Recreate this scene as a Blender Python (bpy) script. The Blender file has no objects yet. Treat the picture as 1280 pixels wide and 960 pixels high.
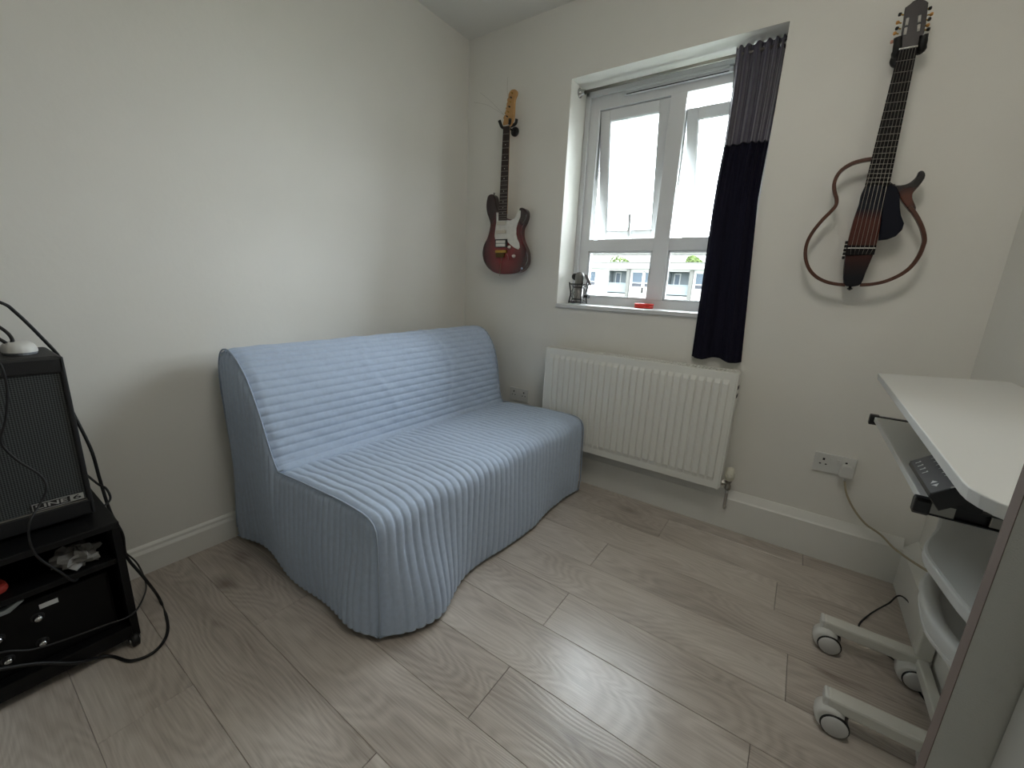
import bpy, bmesh, math, random
import numpy as np
from mathutils import Vector, Matrix

random.seed(7)
scene = bpy.context.scene
COL = scene.collection

# ------------------------------------------------------------------ camera
YAW, PITCH, ROLL, FPX, CAMH = 0.601018652, 0.235059111, -0.0451009907, 515.236845, 1.17
def cam_axes(y, p, r):
    fw = np.array([-math.sin(y)*math.cos(p), math.cos(y)*math.cos(p), -math.sin(p)])
    rt = np.array([math.cos(y), math.sin(y), 0.0]); dn = np.cross(fw, rt)
    return math.cos(r)*rt + math.sin(r)*dn, -math.sin(r)*rt + math.cos(r)*dn, fw
RT, DN, FW = cam_axes(YAW, PITCH, ROLL)
cd = bpy.data.cameras.new('camera'); cam = bpy.data.objects.new('camera', cd); COL.objects.link(cam)
cd.sensor_fit = 'HORIZONTAL'; cd.sensor_width = 36.0; cd.lens = FPX/1280*36; cd.clip_start = 0.02; cd.clip_end = 400
m = Matrix.Identity(4)
for i in range(3):
    m[i][0] = RT[i]; m[i][1] = -DN[i]; m[i][2] = -FW[i]
m[2][3] = CAMH
cam.matrix_world = m
scene.camera = cam

# ------------------------------------------------------------------ sky and exposure
world = bpy.data.worlds.new('overcast_sky'); scene.world = world; world.use_nodes = True
bg = world.node_tree.nodes['Background']
bg.inputs[0].default_value = (0.86, 0.94, 1.0, 1); bg.inputs[1].default_value = 23.0
scene.view_settings.view_transform = 'Standard'; scene.view_settings.look = 'None'
scene.view_settings.gamma = 1.0; scene.view_settings.use_curve_mapping = False
scene.view_settings.exposure = 0.0
# the window opening as a sky portal (it emits nothing itself; it only guides sampling of the sky)
pd = bpy.data.lights.new('window_portal', 'AREA'); pd.shape = 'RECTANGLE'; pd.size = 0.96; pd.size_y = 1.16
pd.cycles.is_portal = True
po = bpy.data.objects.new('window_portal', pd); COL.objects.link(po)
po.location = (-0.74, 2.80, 1.67); po.rotation_euler = (math.radians(-90), 0, 0)
pd.size = 1.3; pd.size_y = 1.5

# ------------------------------------------------------------------ room measures
XL, XR, YW, YR, ZC = -1.965, 0.553, 2.235, -1.5, 2.62
WX0, WX1, WZ0, WZ1 = -1.232, -0.245, 1.075, 2.262     # window opening
YO = 2.53                                             # outer face of the window wall

# ------------------------------------------------------------------ helpers
def ray(px, py):
    return RT*((px-640)/FPX) + DN*((py-480)/FPX) + FW
def at(px, py, axis, val):
    d = ray(px, py); o = np.array([0, 0, CAMH]); t = (val-o[axis])/d[axis]
    return Vector(o + t*d)

def srgb(c):
    return tuple(((v/255)/12.92 if v/255 <= .04045 else ((v/255+.055)/1.055)**2.4) for v in c)

MATS = {}
def mat(name, col, rough=0.5, metal=0.0, noise=0.0, nscale=30.0, bump=0.0, bscale=200.0, spec=0.5, sheen=0.0):
    if name in MATS: return MATS[name]
    m = bpy.data.materials.new(name); m.use_nodes = True; nt = m.node_tree; b = nt.nodes['Principled BSDF']
    c = srgb(col)
    b.inputs['Base Color'].default_value = (*c, 1); b.inputs['Roughness'].default_value = rough
    b.inputs['Metallic'].default_value = metal; b.inputs['Specular IOR Level'].default_value = spec
    if sheen: b.inputs['Sheen Weight'].default_value = sheen
    tc = nt.nodes.new('ShaderNodeTexCoord')
    if noise:
        n = nt.nodes.new('ShaderNodeTexNoise'); n.inputs['Scale'].default_value = nscale; n.inputs['Detail'].default_value = 5
        nt.links.new(tc.outputs['Object'], n.inputs['Vector'])
        mr = nt.nodes.new('ShaderNodeMapRange'); mr.inputs[1].default_value = .3; mr.inputs[2].default_value = .7
        mr.inputs[3].default_value = 1-noise; mr.inputs[4].default_value = 1+noise
        nt.links.new(n.outputs['Fac'], mr.inputs[0])
        mx = nt.nodes.new('ShaderNodeVectorMath'); mx.operation = 'SCALE'; mx.inputs[0].default_value = c
        nt.links.new(mr.outputs[0], mx.inputs['Scale']); nt.links.new(mx.outputs[0], b.inputs['Base Color'])
    if bump:
        n2 = nt.nodes.new('ShaderNodeTexNoise'); n2.inputs['Scale'].default_value = bscale; n2.inputs['Detail'].default_value = 3
        nt.links.new(tc.outputs['Object'], n2.inputs['Vector'])
        bp = nt.nodes.new('ShaderNodeBump'); bp.inputs['Strength'].default_value = bump; bp.inputs['Distance'].default_value = .002
        nt.links.new(n2.outputs['Fac'], bp.inputs['Height']); nt.links.new(bp.outputs[0], b.inputs['Normal'])
    MATS[name] = m
    return m

class B(list):
    """collects verts and faces of one mesh"""
    def __init__(s): s.v = []; s.f = []; s.sm = []
    def add(s, vs, fs, smooth=False):
        o = len(s.v); s.v += [tuple(v) for v in vs]; s.f += [tuple(i+o for i in f) for f in fs]; s.sm += [smooth]*len(fs); return s
    def box(s, x0, x1, y0, y1, z0, z1, bev=0.0, M=None):
        bm = bmesh.new(); bmesh.ops.create_cube(bm, size=1)
        for v in bm.verts: v.co = Vector(((x0+x1)/2+v.co.x*(x1-x0), (y0+y1)/2+v.co.y*(y1-y0), (z0+z1)/2+v.co.z*(z1-z0)))
        if bev: bmesh.ops.bevel(bm, geom=list(bm.edges), offset=bev, segments=2, affect='EDGES', profile=.5)
        return s.bm(bm, M)
    def bm(s, bm, M=None, smooth=False):
        bm.verts.index_update()
        s.add([(M @ v.co) if M else v.co.copy() for v in bm.verts], [[v.index for v in f.verts] for f in bm.faces], smooth); bm.free(); return s
    def prism(s, pts, axis, a0, a1, bev=0.0, M=None):
        """outline pts in the two other axes, extruded along axis"""
        def mk(p, a):
            return Vector((a, p[0], p[1])) if axis == 0 else Vector((p[0], a, p[1])) if axis == 1 else Vector((p[0], p[1], a))
        bm = bmesh.new(); n = len(pts)
        A = [bm.verts.new(mk(p, a0)) for p in pts]; C = [bm.verts.new(mk(p, a1)) for p in pts]
        fa = bm.faces.new(A); fc = bm.faces.new(C[::-1])
        for i in range(n): bm.faces.new((A[i], C[i], C[(i+1) % n], A[(i+1) % n]))
        bmesh.ops.recalc_face_normals(bm, faces=list(bm.faces))
        if bev:
            es = [e for e in list(fa.edges)+list(fc.edges)]
            bmesh.ops.bevel(bm, geom=es, offset=bev, segments=2, affect='EDGES', profile=.5)
        return s.bm(bm, M)
    def tube(s, pts, r, n=8, closed=False, sub=0, cap=True):
        P = [Vector(p) for p in pts]
        if sub: P = catmull(P, sub, closed)
        R = r if isinstance(r, (list, tuple)) else [r]*len(P)
        if len(R) != len(P): R = [R[min(len(R)-1, int(i*len(R)/len(P)))] for i in range(len(P))]
        vs = []; fs = []; N = len(P); up = None
        for i in range(N):
            a = P[(i-1) % N] if closed or i > 0 else P[0]; b = P[(i+1) % N] if closed or i < N-1 else P[-1]
            t = (b-a).normalized() if (b-a).length > 1e-9 else Vector((0, 0, 1))
            if up is None: up = t.orthogonal()
            up = (up - t*up.dot(t)); up = up.normalized() if up.length > 1e-6 else t.orthogonal().normalized()
            w = t.cross(up)
            for k in range(n):
                th = 2*math.pi*k/n; vs.append(P[i] + (up*math.cos(th)+w*math.sin(th))*R[i])
        for i in range(N if closed else N-1):
            j = (i+1) % N
            for k in range(n): fs.append((i*n+k, i*n+(k+1) % n, j*n+(k+1) % n, j*n+k))
        s.add(vs, fs, True)
        if cap and not closed:
            o = len(s.v)-len(vs)
            s.f += [tuple(o+k for k in range(n))[::-1], tuple(o+(N-1)*n+k for k in range(n))]; s.sm += [False, False]
        return s
    def lathe(s, prof, c, axis=(0, 0, 1), n=24, smooth=True):
        """prof: list of (radius, height) along axis from c"""
        ax = Vector(axis).normalized(); u = ax.orthogonal().normalized(); w = ax.cross(u); c = Vector(c)
        vs = []; fs = []
        for r, h in prof:
            for k in range(n):
                th = 2*math.pi*k/n; vs.append(c+ax*h+(u*math.cos(th)+w*math.sin(th))*max(r, 1e-5))
        for i in range(len(prof)-1):
            for k in range(n): fs.append((i*n+k, i*n+(k+1) % n, (i+1)*n+(k+1) % n, (i+1)*n+k))
        s.add(vs, fs, smooth)
        o = len(s.v)-len(vs)
        s.f += [tuple(o+k for k in range(n))[::-1], tuple(o+(len(prof)-1)*n+k for k in range(n))]; s.sm += [False, False]
        return s
    def grid(s, rows, smooth=True):
        h = len(rows); w = len(rows[0]); vs = [p for r in rows for p in r]
        fs = [(i*w+j, i*w+j+1, (i+1)*w+j+1, (i+1)*w+j) for i in range(h-1) for j in range(w-1)]
        return s.add(vs, fs, smooth)

def catmull(P, sub, closed=False):
    out = []; N = len(P)
    for i in range(N if closed else N-1):
        p0 = P[(i-1) % N] if closed or i > 0 else P[0]*2-P[1]; p1 = P[i]; p2 = P[(i+1) % N]
        p3 = P[(i+2) % N] if closed or i+2 < N else P[-1]*2-P[-2]
        for k in range(sub):
            t = k/sub
            out.append(.5*((2*p1)+(p2-p0)*t+(2*p0-5*p1+4*p2-p3)*t*t+(3*p1-p0-3*p2+p3)*t*t*t))
    if not closed: out.append(P[-1])
    return out
def cm2(pts, sub=4, closed=False):
    return [(p.x, p.y) for p in catmull([Vector((a, b, 0)) for a, b in pts], sub, closed)]

def obj(name, b, m, parent=None, autos=None):
    me = bpy.data.meshes.new(name)
    V = [Vector(v) for v in b.v]
    if parent is not None:
        r = parent
        while r.parent: r = r.parent
        Mi = Matrix.LocRotScale(r.location, r.rotation_euler, None).inverted(); V = [Mi @ v for v in V]
    me.from_pydata(V, [], b.f); me.polygons.foreach_set('use_smooth', b.sm)
    me.update(); bm = bmesh.new(); bm.from_mesh(me); bmesh.ops.recalc_face_normals(bm, faces=list(bm.faces)); bm.to_mesh(me); bm.free()
    me.materials.append(m)
    o = bpy.data.objects.new(name, me); COL.objects.link(o)
    if parent is not None: o.parent = parent
    return o
def tag(o, label, cat, group=None):
    o['label'] = label; o['category'] = cat
    if group: o['group'] = group
    return o
def thing(name, label, cat, loc, rz=0, group=None):
    o = bpy.data.objects.new(name, None); COL.objects.link(o); o.empty_display_size = .1
    o.location = loc; o.rotation_euler = (0, 0, rz); return tag(o, label, cat, group)
def single(name, b, m, label, cat, group=None):
    """a thing that is one mesh: its origin at the base of its mesh"""
    V = np.array(b.v); lo = V.min(0); hi = V.max(0); c = Vector(((lo[0]+hi[0])/2, (lo[1]+hi[1])/2, lo[2]))
    b.v = [tuple(Vector(v)-c) for v in b.v]
    o = obj(name, b, m); o.location = c; return tag(o, label, cat, group)
def struct(name, b, m, parent=None, label=None):
    o = obj(name, b, m, parent)
    if parent is None: o['kind'] = 'structure'
    if label: o['label'] = label
    return o
def textmesh(b, s, origin, ux, uy, size, depth=0.0, sx=1.0):
    cu = bpy.data.curves.new('lettering', 'FONT'); cu.body = s; cu.size = size; cu.align_x = 'CENTER'; cu.align_y = 'CENTER'
    cu.offset = size*.02
    o = bpy.data.objects.new('lettering', cu); COL.objects.link(o)
    me = bpy.data.meshes.new_from_object(o)
    ux = Vector(ux); uy = Vector(uy)
    b.add([Vector(origin)+ux*v.co.x*sx+uy*v.co.y for v in me.vertices], [list(p.vertices) for p in me.polygons])
    bpy.data.objects.remove(o); bpy.data.curves.remove(cu); bpy.data.meshes.remove(me)

# ------------------------------------------------------------------ materials
M_wall = mat('white_wall_paint', (236, 234, 227), .85, noise=.02, nscale=2.5, bump=.25, bscale=45)
M_ceil = mat('white_ceiling_paint', (238, 237, 231), .9, bump=.15, bscale=30)
M_skirt = mat('white_gloss_paint', (234, 233, 227), .42, noise=.02, nscale=6)
M_pvc = mat('white_pvc', (226, 227, 228), .3)
M_pvc_trim = mat('white_pvc_trim', (214, 216, 218), .35)
M_rad = mat('radiator_enamel', (236, 236, 229), .35)
M_black = mat('black_vinyl', (16, 16, 18), .55, bump=.3, bscale=500)
M_blackp = mat('black_plastic', (18, 18, 20), .38)
M_rubber = mat('black_rubber', (14, 14, 15), .5)
M_chrome = mat('chrome', (190, 190, 190), .18, 1.0)
M_steel = mat('brushed_steel', (150, 148, 142), .38, 1.0)
M_whitep = mat('white_plastic', (220, 220, 216), .35)
M_desk = mat('white_laminate', (206, 206, 202), .42)
M_dmetal = mat('white_powder_coat', (216, 215, 207), .4)

def glass_mat():
    m = bpy.data.materials.new('window_glass'); m.use_nodes = True; nt = m.node_tree; nt.nodes.clear()
    out = nt.nodes.new('ShaderNodeOutputMaterial'); mx = nt.nodes.new('ShaderNodeMixShader')
    t = nt.nodes.new('ShaderNodeBsdfTransparent'); g = nt.nodes.new('ShaderNodeBsdfGlossy'); g.inputs['Roughness'].default_value = .02
    t.inputs[0].default_value = (.96, .97, .97, 1)
    fr = nt.nodes.new('ShaderNodeFresnel'); fr.inputs['IOR'].default_value = 1.35
    nt.links.new(fr.outputs[0], mx.inputs[0]); nt.links.new(t.outputs[0], mx.inputs[1]); nt.links.new(g.outputs[0], mx.inputs[2])
    nt.links.new(mx.outputs[0], out.inputs[0]); return m
M_glass = glass_mat()

def wood_floor():
    m = bpy.data.materials.new('grey_oak_laminate'); m.use_nodes = True; nt = m.node_tree; b = nt.nodes['Principled BSDF']; L = nt.links.new
    N = lambda t: nt.nodes.new(t)
    tc = N('ShaderNodeTexCoord'); oi = N('ShaderNodeObjectInfo')
    off = N('ShaderNodeCombineXYZ')
    m1 = N('ShaderNodeMath'); m1.operation = 'MULTIPLY'; m1.inputs[1].default_value = 37.0; L(oi.outputs['Random'], m1.inputs[0])
    m2 = N('ShaderNodeMath'); m2.operation = 'MULTIPLY'; m2.inputs[1].default_value = 11.3; L(oi.outputs['Random'], m2.inputs[0])
    L(m1.outputs[0], off.inputs[0]); L(m2.outputs[0], off.inputs[2])
    add = N('ShaderNodeVectorMath'); add.operation = 'ADD'; L(tc.outputs['Object'], add.inputs[0]); L(off.outputs[0], add.inputs[1])
    # broad distorted figure along the plank: level sets of a stretched noise give the cathedral grain
    mp = N('ShaderNodeMapping'); mp.inputs['Scale'].default_value = (1.5, 6.5, 1); L(add.outputs[0], mp.inputs[0])
    n1 = N('ShaderNodeTexNoise'); n1.inputs['Scale'].default_value = 1.0; n1.inputs['Detail'].default_value = 1.5; n1.inputs['Roughness'].default_value = .4
    n1.inputs['Distortion'].default_value = .25; L(mp.outputs[0], n1.inputs['Vector'])
    mu = N('ShaderNodeMath'); mu.operation = 'MULTIPLY'; mu.inputs[1].default_value = 150.0; L(n1.outputs['Fac'], mu.inputs[0])
    si = N('ShaderNodeMath'); si.operation = 'SINE'; L(mu.outputs[0], si.inputs[0])
    # pores: fine streaks
    mp2 = N('ShaderNodeMapping'); mp2.inputs['Scale'].default_value = (9, 260, 1); L(add.outputs[0], mp2.inputs[0])
    n2 = N('ShaderNodeTexNoise'); n2.inputs['Scale'].default_value = 1.0; n2.inputs['Detail'].default_value = 3; L(mp2.outputs[0], n2.inputs['Vector'])
    # knots
    mp3 = N('ShaderNodeMapping'); mp3.inputs['Scale'].default_value = (1.7, 3.4, 1); L(add.outputs[0], mp3.inputs[0])
    n3 = N('ShaderNodeTexVoronoi'); n3.inputs['Scale'].default_value = 1.0; L(mp3.outputs[0], n3.inputs['Vector'])
    kr = N('ShaderNodeMapRange'); kr.inputs[1].default_value = .0; kr.inputs[2].default_value = .16; kr.inputs[3].default_value = .5; kr.inputs[4].default_value = 0; L(n3.outputs['Distance'], kr.inputs[0])
    # large tone
    mp4 = N('ShaderNodeMapping'); mp4.inputs['Scale'].default_value = (1.5, 5, 1); L(add.outputs[0], mp4.inputs[0])
    n4 = N('ShaderNodeTexNoise'); n4.inputs['Scale'].default_value = 1.4; n4.inputs['Detail'].default_value = 4; L(mp4.outputs[0], n4.inputs['Vector'])
    def ma(op, a, bb):
        k = N('ShaderNodeMath'); k.operation = op
        for i, x in enumerate((a, bb)):
            if isinstance(x, (int, float)): k.inputs[i].default_value = x
            else: L(x, k.inputs[i])
        return k.outputs[0]
    f = ma('MULTIPLY', si.outputs[0], .07); f = ma('ADD', f, .5)
    f = ma('ADD', f, ma('MULTIPLY', ma('SUBTRACT', n2.outputs['Fac'], .5), .55))
    f = ma('ADD', f, ma('MULTIPLY', ma('SUBTRACT', n4.outputs['Fac'], .5), .8))
    f = ma('SUBTRACT', f, kr.outputs[0])
    f = ma('ADD', f, ma('MULTIPLY', ma('SUBTRACT', oi.outputs['Random'], .5), .22))
    cr = N('ShaderNodeValToRGB'); e = cr.color_ramp.elements
    e[0].position = 0.0; e[0].color = (*srgb((134, 122, 112)), 1); e[1].position = 1.0; e[1].color = (*srgb((226, 218, 209)), 1)
    k = e.new(.5); k.color = (*srgb((192, 182, 172)), 1)
    L(f, cr.inputs[0]); L(cr.outputs[0], b.inputs['Base Color'])
    b.inputs['Roughness'].default_value = .30
    b.inputs['Coat Weight'].default_value = .45; b.inputs['Coat Roughness'].default_value = .22
    bp = N('ShaderNodeBump'); bp.inputs['Strength'].default_value = .22; bp.inputs['Distance'].default_value = .0015
    hh = ma('ADD', ma('MULTIPLY', si.outputs[0], .35), n2.outputs['Fac']); L(hh, bp.inputs['Height']); L(bp.outputs[0], b.inputs['Normal'])
    return m
M_floor = wood_floor()
M_gap = mat('floor_underlay', (60, 52, 47), .9)

# ------------------------------------------------------------------ structure
floor = struct('floor', B().box(XL-.1, XR+.1, YR-.1, YO, -.14, -.008), M_gap)
plank_meshes = {}
def plank(x0, x1, y0, y1):
    key = (round(x1-x0, 3), round(y1-y0, 3)); w, d = key
    if key not in plank_meshes:
        b = B().box(-w/2+.0006, w/2-.0006, -d/2+.0006, d/2-.0006, -.008, 0, 0)
        bm = bmesh.new(); vs = [bm.verts.new(v) for v in b.v]
        for f in b.f: bm.faces.new([vs[i] for i in f])
        top = [e for e in bm.edges if all(v.co.z > -.001 for v in e.verts)]
        bmesh.ops.bevel(bm, geom=top, offset=.0012, segments=1, affect='EDGES')
        bmesh.ops.recalc_face_normals(bm, faces=list(bm.faces))
        me = bpy.data.meshes.new('plank'); bm.to_mesh(me); bm.free(); me.materials.append(M_floor); plank_meshes[key] = me
    o = bpy.data.objects.new('plank', plank_meshes[key]); COL.objects.link(o); o.parent = floor
    o.location = ((x0+x1)/2, (y0+y1)/2, 0)
PITCH_Y, LEN = .2025, 1.38
joint = {0: -.571, 1: .078, 2: -.571, 3: .15, 4: -.575, 5: .10, 6: -.40, 7: .188, -1: -1.355, -2: -.70, -3: -1.273, -4: -.60, -5: -1.2, -6: -.4, -7: -1.0, -8: .1, -9: -.7, -10: -.2, -11: -.9, -12: 0}
for k in range(-12, 8):
    y0 = max(.69+PITCH_Y*k, YR); y1 = min(.69+PITCH_Y*(k+1), YW)
    if y1-y0 < .03: continue
    j = joint[k]
    xs = sorted({XL, XR} | {round(j+LEN*i, 4) for i in range(-3, 4) if XL+.04 < j+LEN*i < XR-.04})
    for a, c in zip(xs[:-1], xs[1:]): plank(a, c, y0, y1)

T = .12
struct('wall_left', B().box(XL-T, XL, YR-T, YO, -.01, ZC), M_wall)
struct('wall_right', B().box(XR, XR+T, YR-T, YO, -.01, ZC), M_wall)
struct('wall_front', B().box(XL, XR, YR-T, YR, -.01, ZC), M_wall)
wb = B()
wb.box(XL, WX0, YW, YO, -.01, ZC).box(WX1, XR, YW, YO, -.01, ZC).box(WX0, WX1, YW, YO, WZ1, ZC).box(WX0, WX1, YW, YO, -.01, WZ0-.02)
struct('wall_back', wb, M_wall)
struct('ceiling', B().box(XL-T, XR+T, YR-T, YO, ZC, ZC+.12), M_ceil)

def skirt(name, h, t, kind, a0, a1):
    """moulded board: profile (distance from wall, z)"""
    if kind == 'ogee':
        pr = [(0, 0), (t, 0), (t, h*.74), (t*.85, h*.78), (t*.6, h*.84), (t*.5, h*.92), (t*.25, h*.97), (0, h)]
    else:
        pr = [(0, 0), (t, 0), (t, h*.80), (t*.8, h*.835), (t*.12, h), (0, h)]
    b = B()
    if name.endswith('left'): b.prism([(XL+p, z) for p, z in pr], 1, a0, a1)
    elif name.endswith('right'): b.prism([(XR-p, z) for p, z in pr], 1, a0, a1)
    elif name.endswith('front'): b.prism([(YR+p, z) for p, z in pr], 0, a0, a1)
    else: b.prism([(YW-p, z) for p, z in pr], 0, a0, a1)
    struct(name, b, M_skirt)
skirt('baseboard_left', .118, .018, 'ogee', YR, YW)
skirt('baseboard_back', .205, .028, 'chamfer', XL+.018, XR-.045)
skirt('baseboard_right', .205, .045, 'chamfer', YR, YW)
skirt('baseboard_front', .118, .018, 'ogee', XL+.018, XR-.045)

# unseen fill lamp, added on the ceiling to brighten the room beyond the window light
def fill_lamp_mat(strength):
    m = bpy.data.materials.new('fill_lamp_glow'); m.use_nodes = True; b = m.node_tree.nodes['Principled BSDF']
    b.inputs['Base Color'].default_value = (.9, .88, .82, 1); b.inputs['Emission Color'].default_value = (1.0, .95, .86, 1); b.inputs['Emission Strength'].default_value = strength
    return m
LX, LY = -.10, .80
cl = thing('fill_lamp', 'added round opal fill lamp under the white ceiling, out of view', 'lamp', (LX, LY, ZC-.12))
obj('base_ring', B().lathe([(.265, 0), (.265, -.02), (.245, -.03)], (LX, LY, ZC), (0, 0, 1), 32), M_pvc, cl)
obj('shade', B().lathe([(.245, -.028), (.255, -.045), (.235, -.08), (.16, -.105), (.08, -.115), (0, -.118)], (LX, LY, ZC), (0, 0, 1), 32), fill_lamp_mat(11.2), cl)

# ------------------------------------------------------------------ window
FY0, FY1 = 2.44, 2.505
wb = B()
sill = struct('trim_1', B().box(WX0-.0, WX1+.0, 2.222, FY0, WZ0-.022, WZ0, .004), M_pvc, label='white window sill board')
VX0, VX1 = -.754, -.67
frame = B()
frame.box(WX0, -1.15, FY0, FY1, WZ0, WZ1).box(-.335, WX1, FY0, FY1, WZ0, WZ1)
frame.box(-1.15, -.335, FY0, FY1, 2.165, WZ1).box(-1.15, -.335, FY0, FY1, WZ0, 1.12)
frame.box(-1.15, -.335, FY0, FY1, 1.394, 1.46).box(VX0, VX1, FY0-.004, FY1, 1.12, 2.165, .003)
win = struct('window_1', frame, M_pvc, label='white double casement window with two lower fixed panes')
def beads(x0, x1, z0, z1, yf, M=None, w=.012):
    b = B()
    b.box(x0, x0+w, yf, yf+.02, z0, z1, .003, M).box(x1-w, x1, yf, yf+.02, z0, z1, .003, M)
    b.box(x0, x1, yf, yf+.02, z0, z0+w, .003, M).box(x0, x1, yf, yf+.02, z1-w, z1, .003, M); return b
obj('frame_trim', B().box(WX0, WX0+.03, FY0-.022, FY0, WZ0, WZ1, .006).box(WX1-.03, WX1, FY0-.022, FY0, WZ0, WZ1, .006).box(WX0, WX1, FY0-.022, FY0, WZ1-.03, WZ1, .006), M_pvc_trim, win)
for a, c in ((-1.15, VX0), (VX1, -.335)):
    obj('glazing_bead', beads(a, c, 1.12, 1.394, FY0+.005), M_pvc_trim, win)
    obj('pane', B().box(a+.005, c-.005, FY0+.03, FY0+.036, 1.122, 1.392), M_glass, win)
def sash(x0, x1, deg, drop, handle):
    z1 = 2.165-drop; z0 = z1-.705; y0 = FY0+.012; w = .056
    M = Matrix.Translation((0, y0, z1)) @ Matrix.Rotation(math.radians(deg), 4, 'X') @ Matrix.Translation((0, -y0, -z1))
    b = B()
    for q in ((x0, x0+w, z0, z1), (x1-w, x1, z0, z1), (x0+w, x1-w, z0, z0+w), (x0+w, x1-w, z1-w, z1)):
        b.box(q[0], q[1], y0, y0+.06, q[2], q[3], .004, M)
    s = obj('sash', b, M_pvc, win)
    bd = beads(x0+w-.008, x1-w+.008, z0+w-.008, z1-w+.008, y0+.004, M, .012)
    obj('glazing_bead', bd, M_pvc_trim, s)
    obj('pane', B().box(x0+w-.004, x1-w+.004, y0+.028, y0+.034, z0+w-.004, z1-w+.004, 0, M), M_glass, s)
    if handle:
        xc = (x0+x1)/2+.015
        obj('handle', B().box(xc-.012, xc+.012, y0-.012, y0+.002, z0+.012, z0+.045, .003, M).box(xc-.007, xc+.009, y0-.03, y0-.014, z0+.028, z0+.15, .004, M).box(xc-.006, xc+.006, y0-.026, y0-.008, z0+.022, z0+.04, 0, M), M_pvc_trim, s)
    # friction stays at both sides
    hz = z0+.30
    for xx in (x0-.006, x1+.006):
        p = M @ Vector((xx, y0+.02, z1-.30))
        obj('window_stay', B().box(xx-.003, xx+.003, FY0+.02, FY0+.036, z1-.36, z1-.0).tube([(xx, FY0+.03, z1-.34), tuple(p)], .004, 6), M_steel, s)
sash(-1.147, VX0-.003, 8.5, .004, True)
sash(VX1+.003, -.338, 20.5, .075, False)
obj('trickle_vent', B().box(-1.005, -.47, FY0-.022, FY0, 2.205, 2.228, .004).box(-.99, -.485, FY0-.03, FY0-.02, 2.222, 2.230, .002), M_pvc_trim, win)
obj('vent_slot', B().box(-.99, -.485, FY0-.0235, FY0-.0215, 2.2055, 2.2095), M_blackp, win)

# curtain rail
RY, RZ = 2.335, 2.228
rail = thing('curtain_rod', 'thin silver curtain rod spanning the top of the window recess', 'curtain rod', (WX0, RY, RZ-.01))
obj('pole', B().tube([(WX0+.004, RY, RZ), (WX1-.004, RY, RZ)], .0075, 12), M_steel, rail)
for xx, sg in ((WX0, 1), (WX1, -1)):
    obj('bracket', B().lathe([(.024, 0), (.024, .006), (.017, .012), (.013, .03), (.013, .034)], (xx, RY, RZ), (sg, 0, 0), 20), M_chrome, rail)

# curtain: gathered dark navy cloth, rod pocket at the top, hanging out over the sill
def curtain():
    root = thing('curtain', 'dark navy curtain gathered at the window edge with grey-purple upper band', 'curtain', (-.33, 2.215, .86))
    nu, nv = 200, 70
    zt, zb = 2.256, .862
    def P(u, t, off=0.0):
        z = zt + (zb-zt)*t
        xl = -.455 + (.022)*min(t/.3, 1) + .0*t; xr = -.2540 + .004*min(1, t/.4) + .046*max(0, t-.48)/.52
        if t > .5: xl += .012*(t-.5)
        # slack: depth from rod to in front of the sill
        s = min(1, max(0, (t-.02)/.50)); s = s*s*(3-2*s)
        y = RY - .125*s - .006
        w = min(1, max(0, (t-.22)/.35)); w = w*w*(3-2*w)
        ph = 6.2*2*math.pi*u + 1.3*math.sin(2.4*u*math.pi) + .7*math.sin(5*u+2.5*t)
        ph2 = 2.3*2*math.pi*u + .9*math.sin(3*u+1.5*t) + .6
        fold = math.sin(ph)+.35*math.sin(2*ph+4*t)
        gather = .75+.25*min(1, abs(t-.028)/.03)
        y += (1-.8*w)*.014*gather*fold + .013*w*math.sin(ph2) + .004*w*math.sin(9*math.pi*u+3*t)
        x = xl+(xr-xl)*u + .004*math.cos(ph)*(1-t)*(1-u)
        zz = z + (.006*math.sin(ph*1.0+1) if t < .03 else 0) + (-.008*math.sin(3.0*u*math.pi)*t)
        return (x, min(y, FY0-.05)+off, zz)
    tb = .305
    def part(name, t0, t1, mt, n):
        b = B(); rows = [[P(j/nu, t0+(t1-t0)*i/n) for j in range(nu+1)] for i in range(n+1)]; b.grid(rows)
        rows = [[P(j/nu, t0+(t1-t0)*i/n, .003) for j in range(nu+1)] for i in range(n+1)]; b.grid(rows); return obj(name, b, mt, root)
    part('header_band', 0, tb, mat('curtain_band', (72, 68, 86), .6, noise=.12, nscale=40, sheen=.5, bump=.2, bscale=900), 26)
    part('drape', tb-.002, 1, mat('curtain_navy', (21, 20, 36), .9, bump=.3, bscale=900, spec=.2), 44)
    b = B(); b.tube([Vector(P(j/nu, tb))+Vector((0, -.0015, 0)) for j in range(nu+1)], .0016, 5); obj('seam', b, M_rubber, root)
    b = B(); b.tube([Vector(P(j/nu, .995))+Vector((0, -.001, 0)) for j in range(nu+1)], .003, 5); obj('hem', b, mat('curtain_navy', (22, 22, 40)), root)
curtain()

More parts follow.
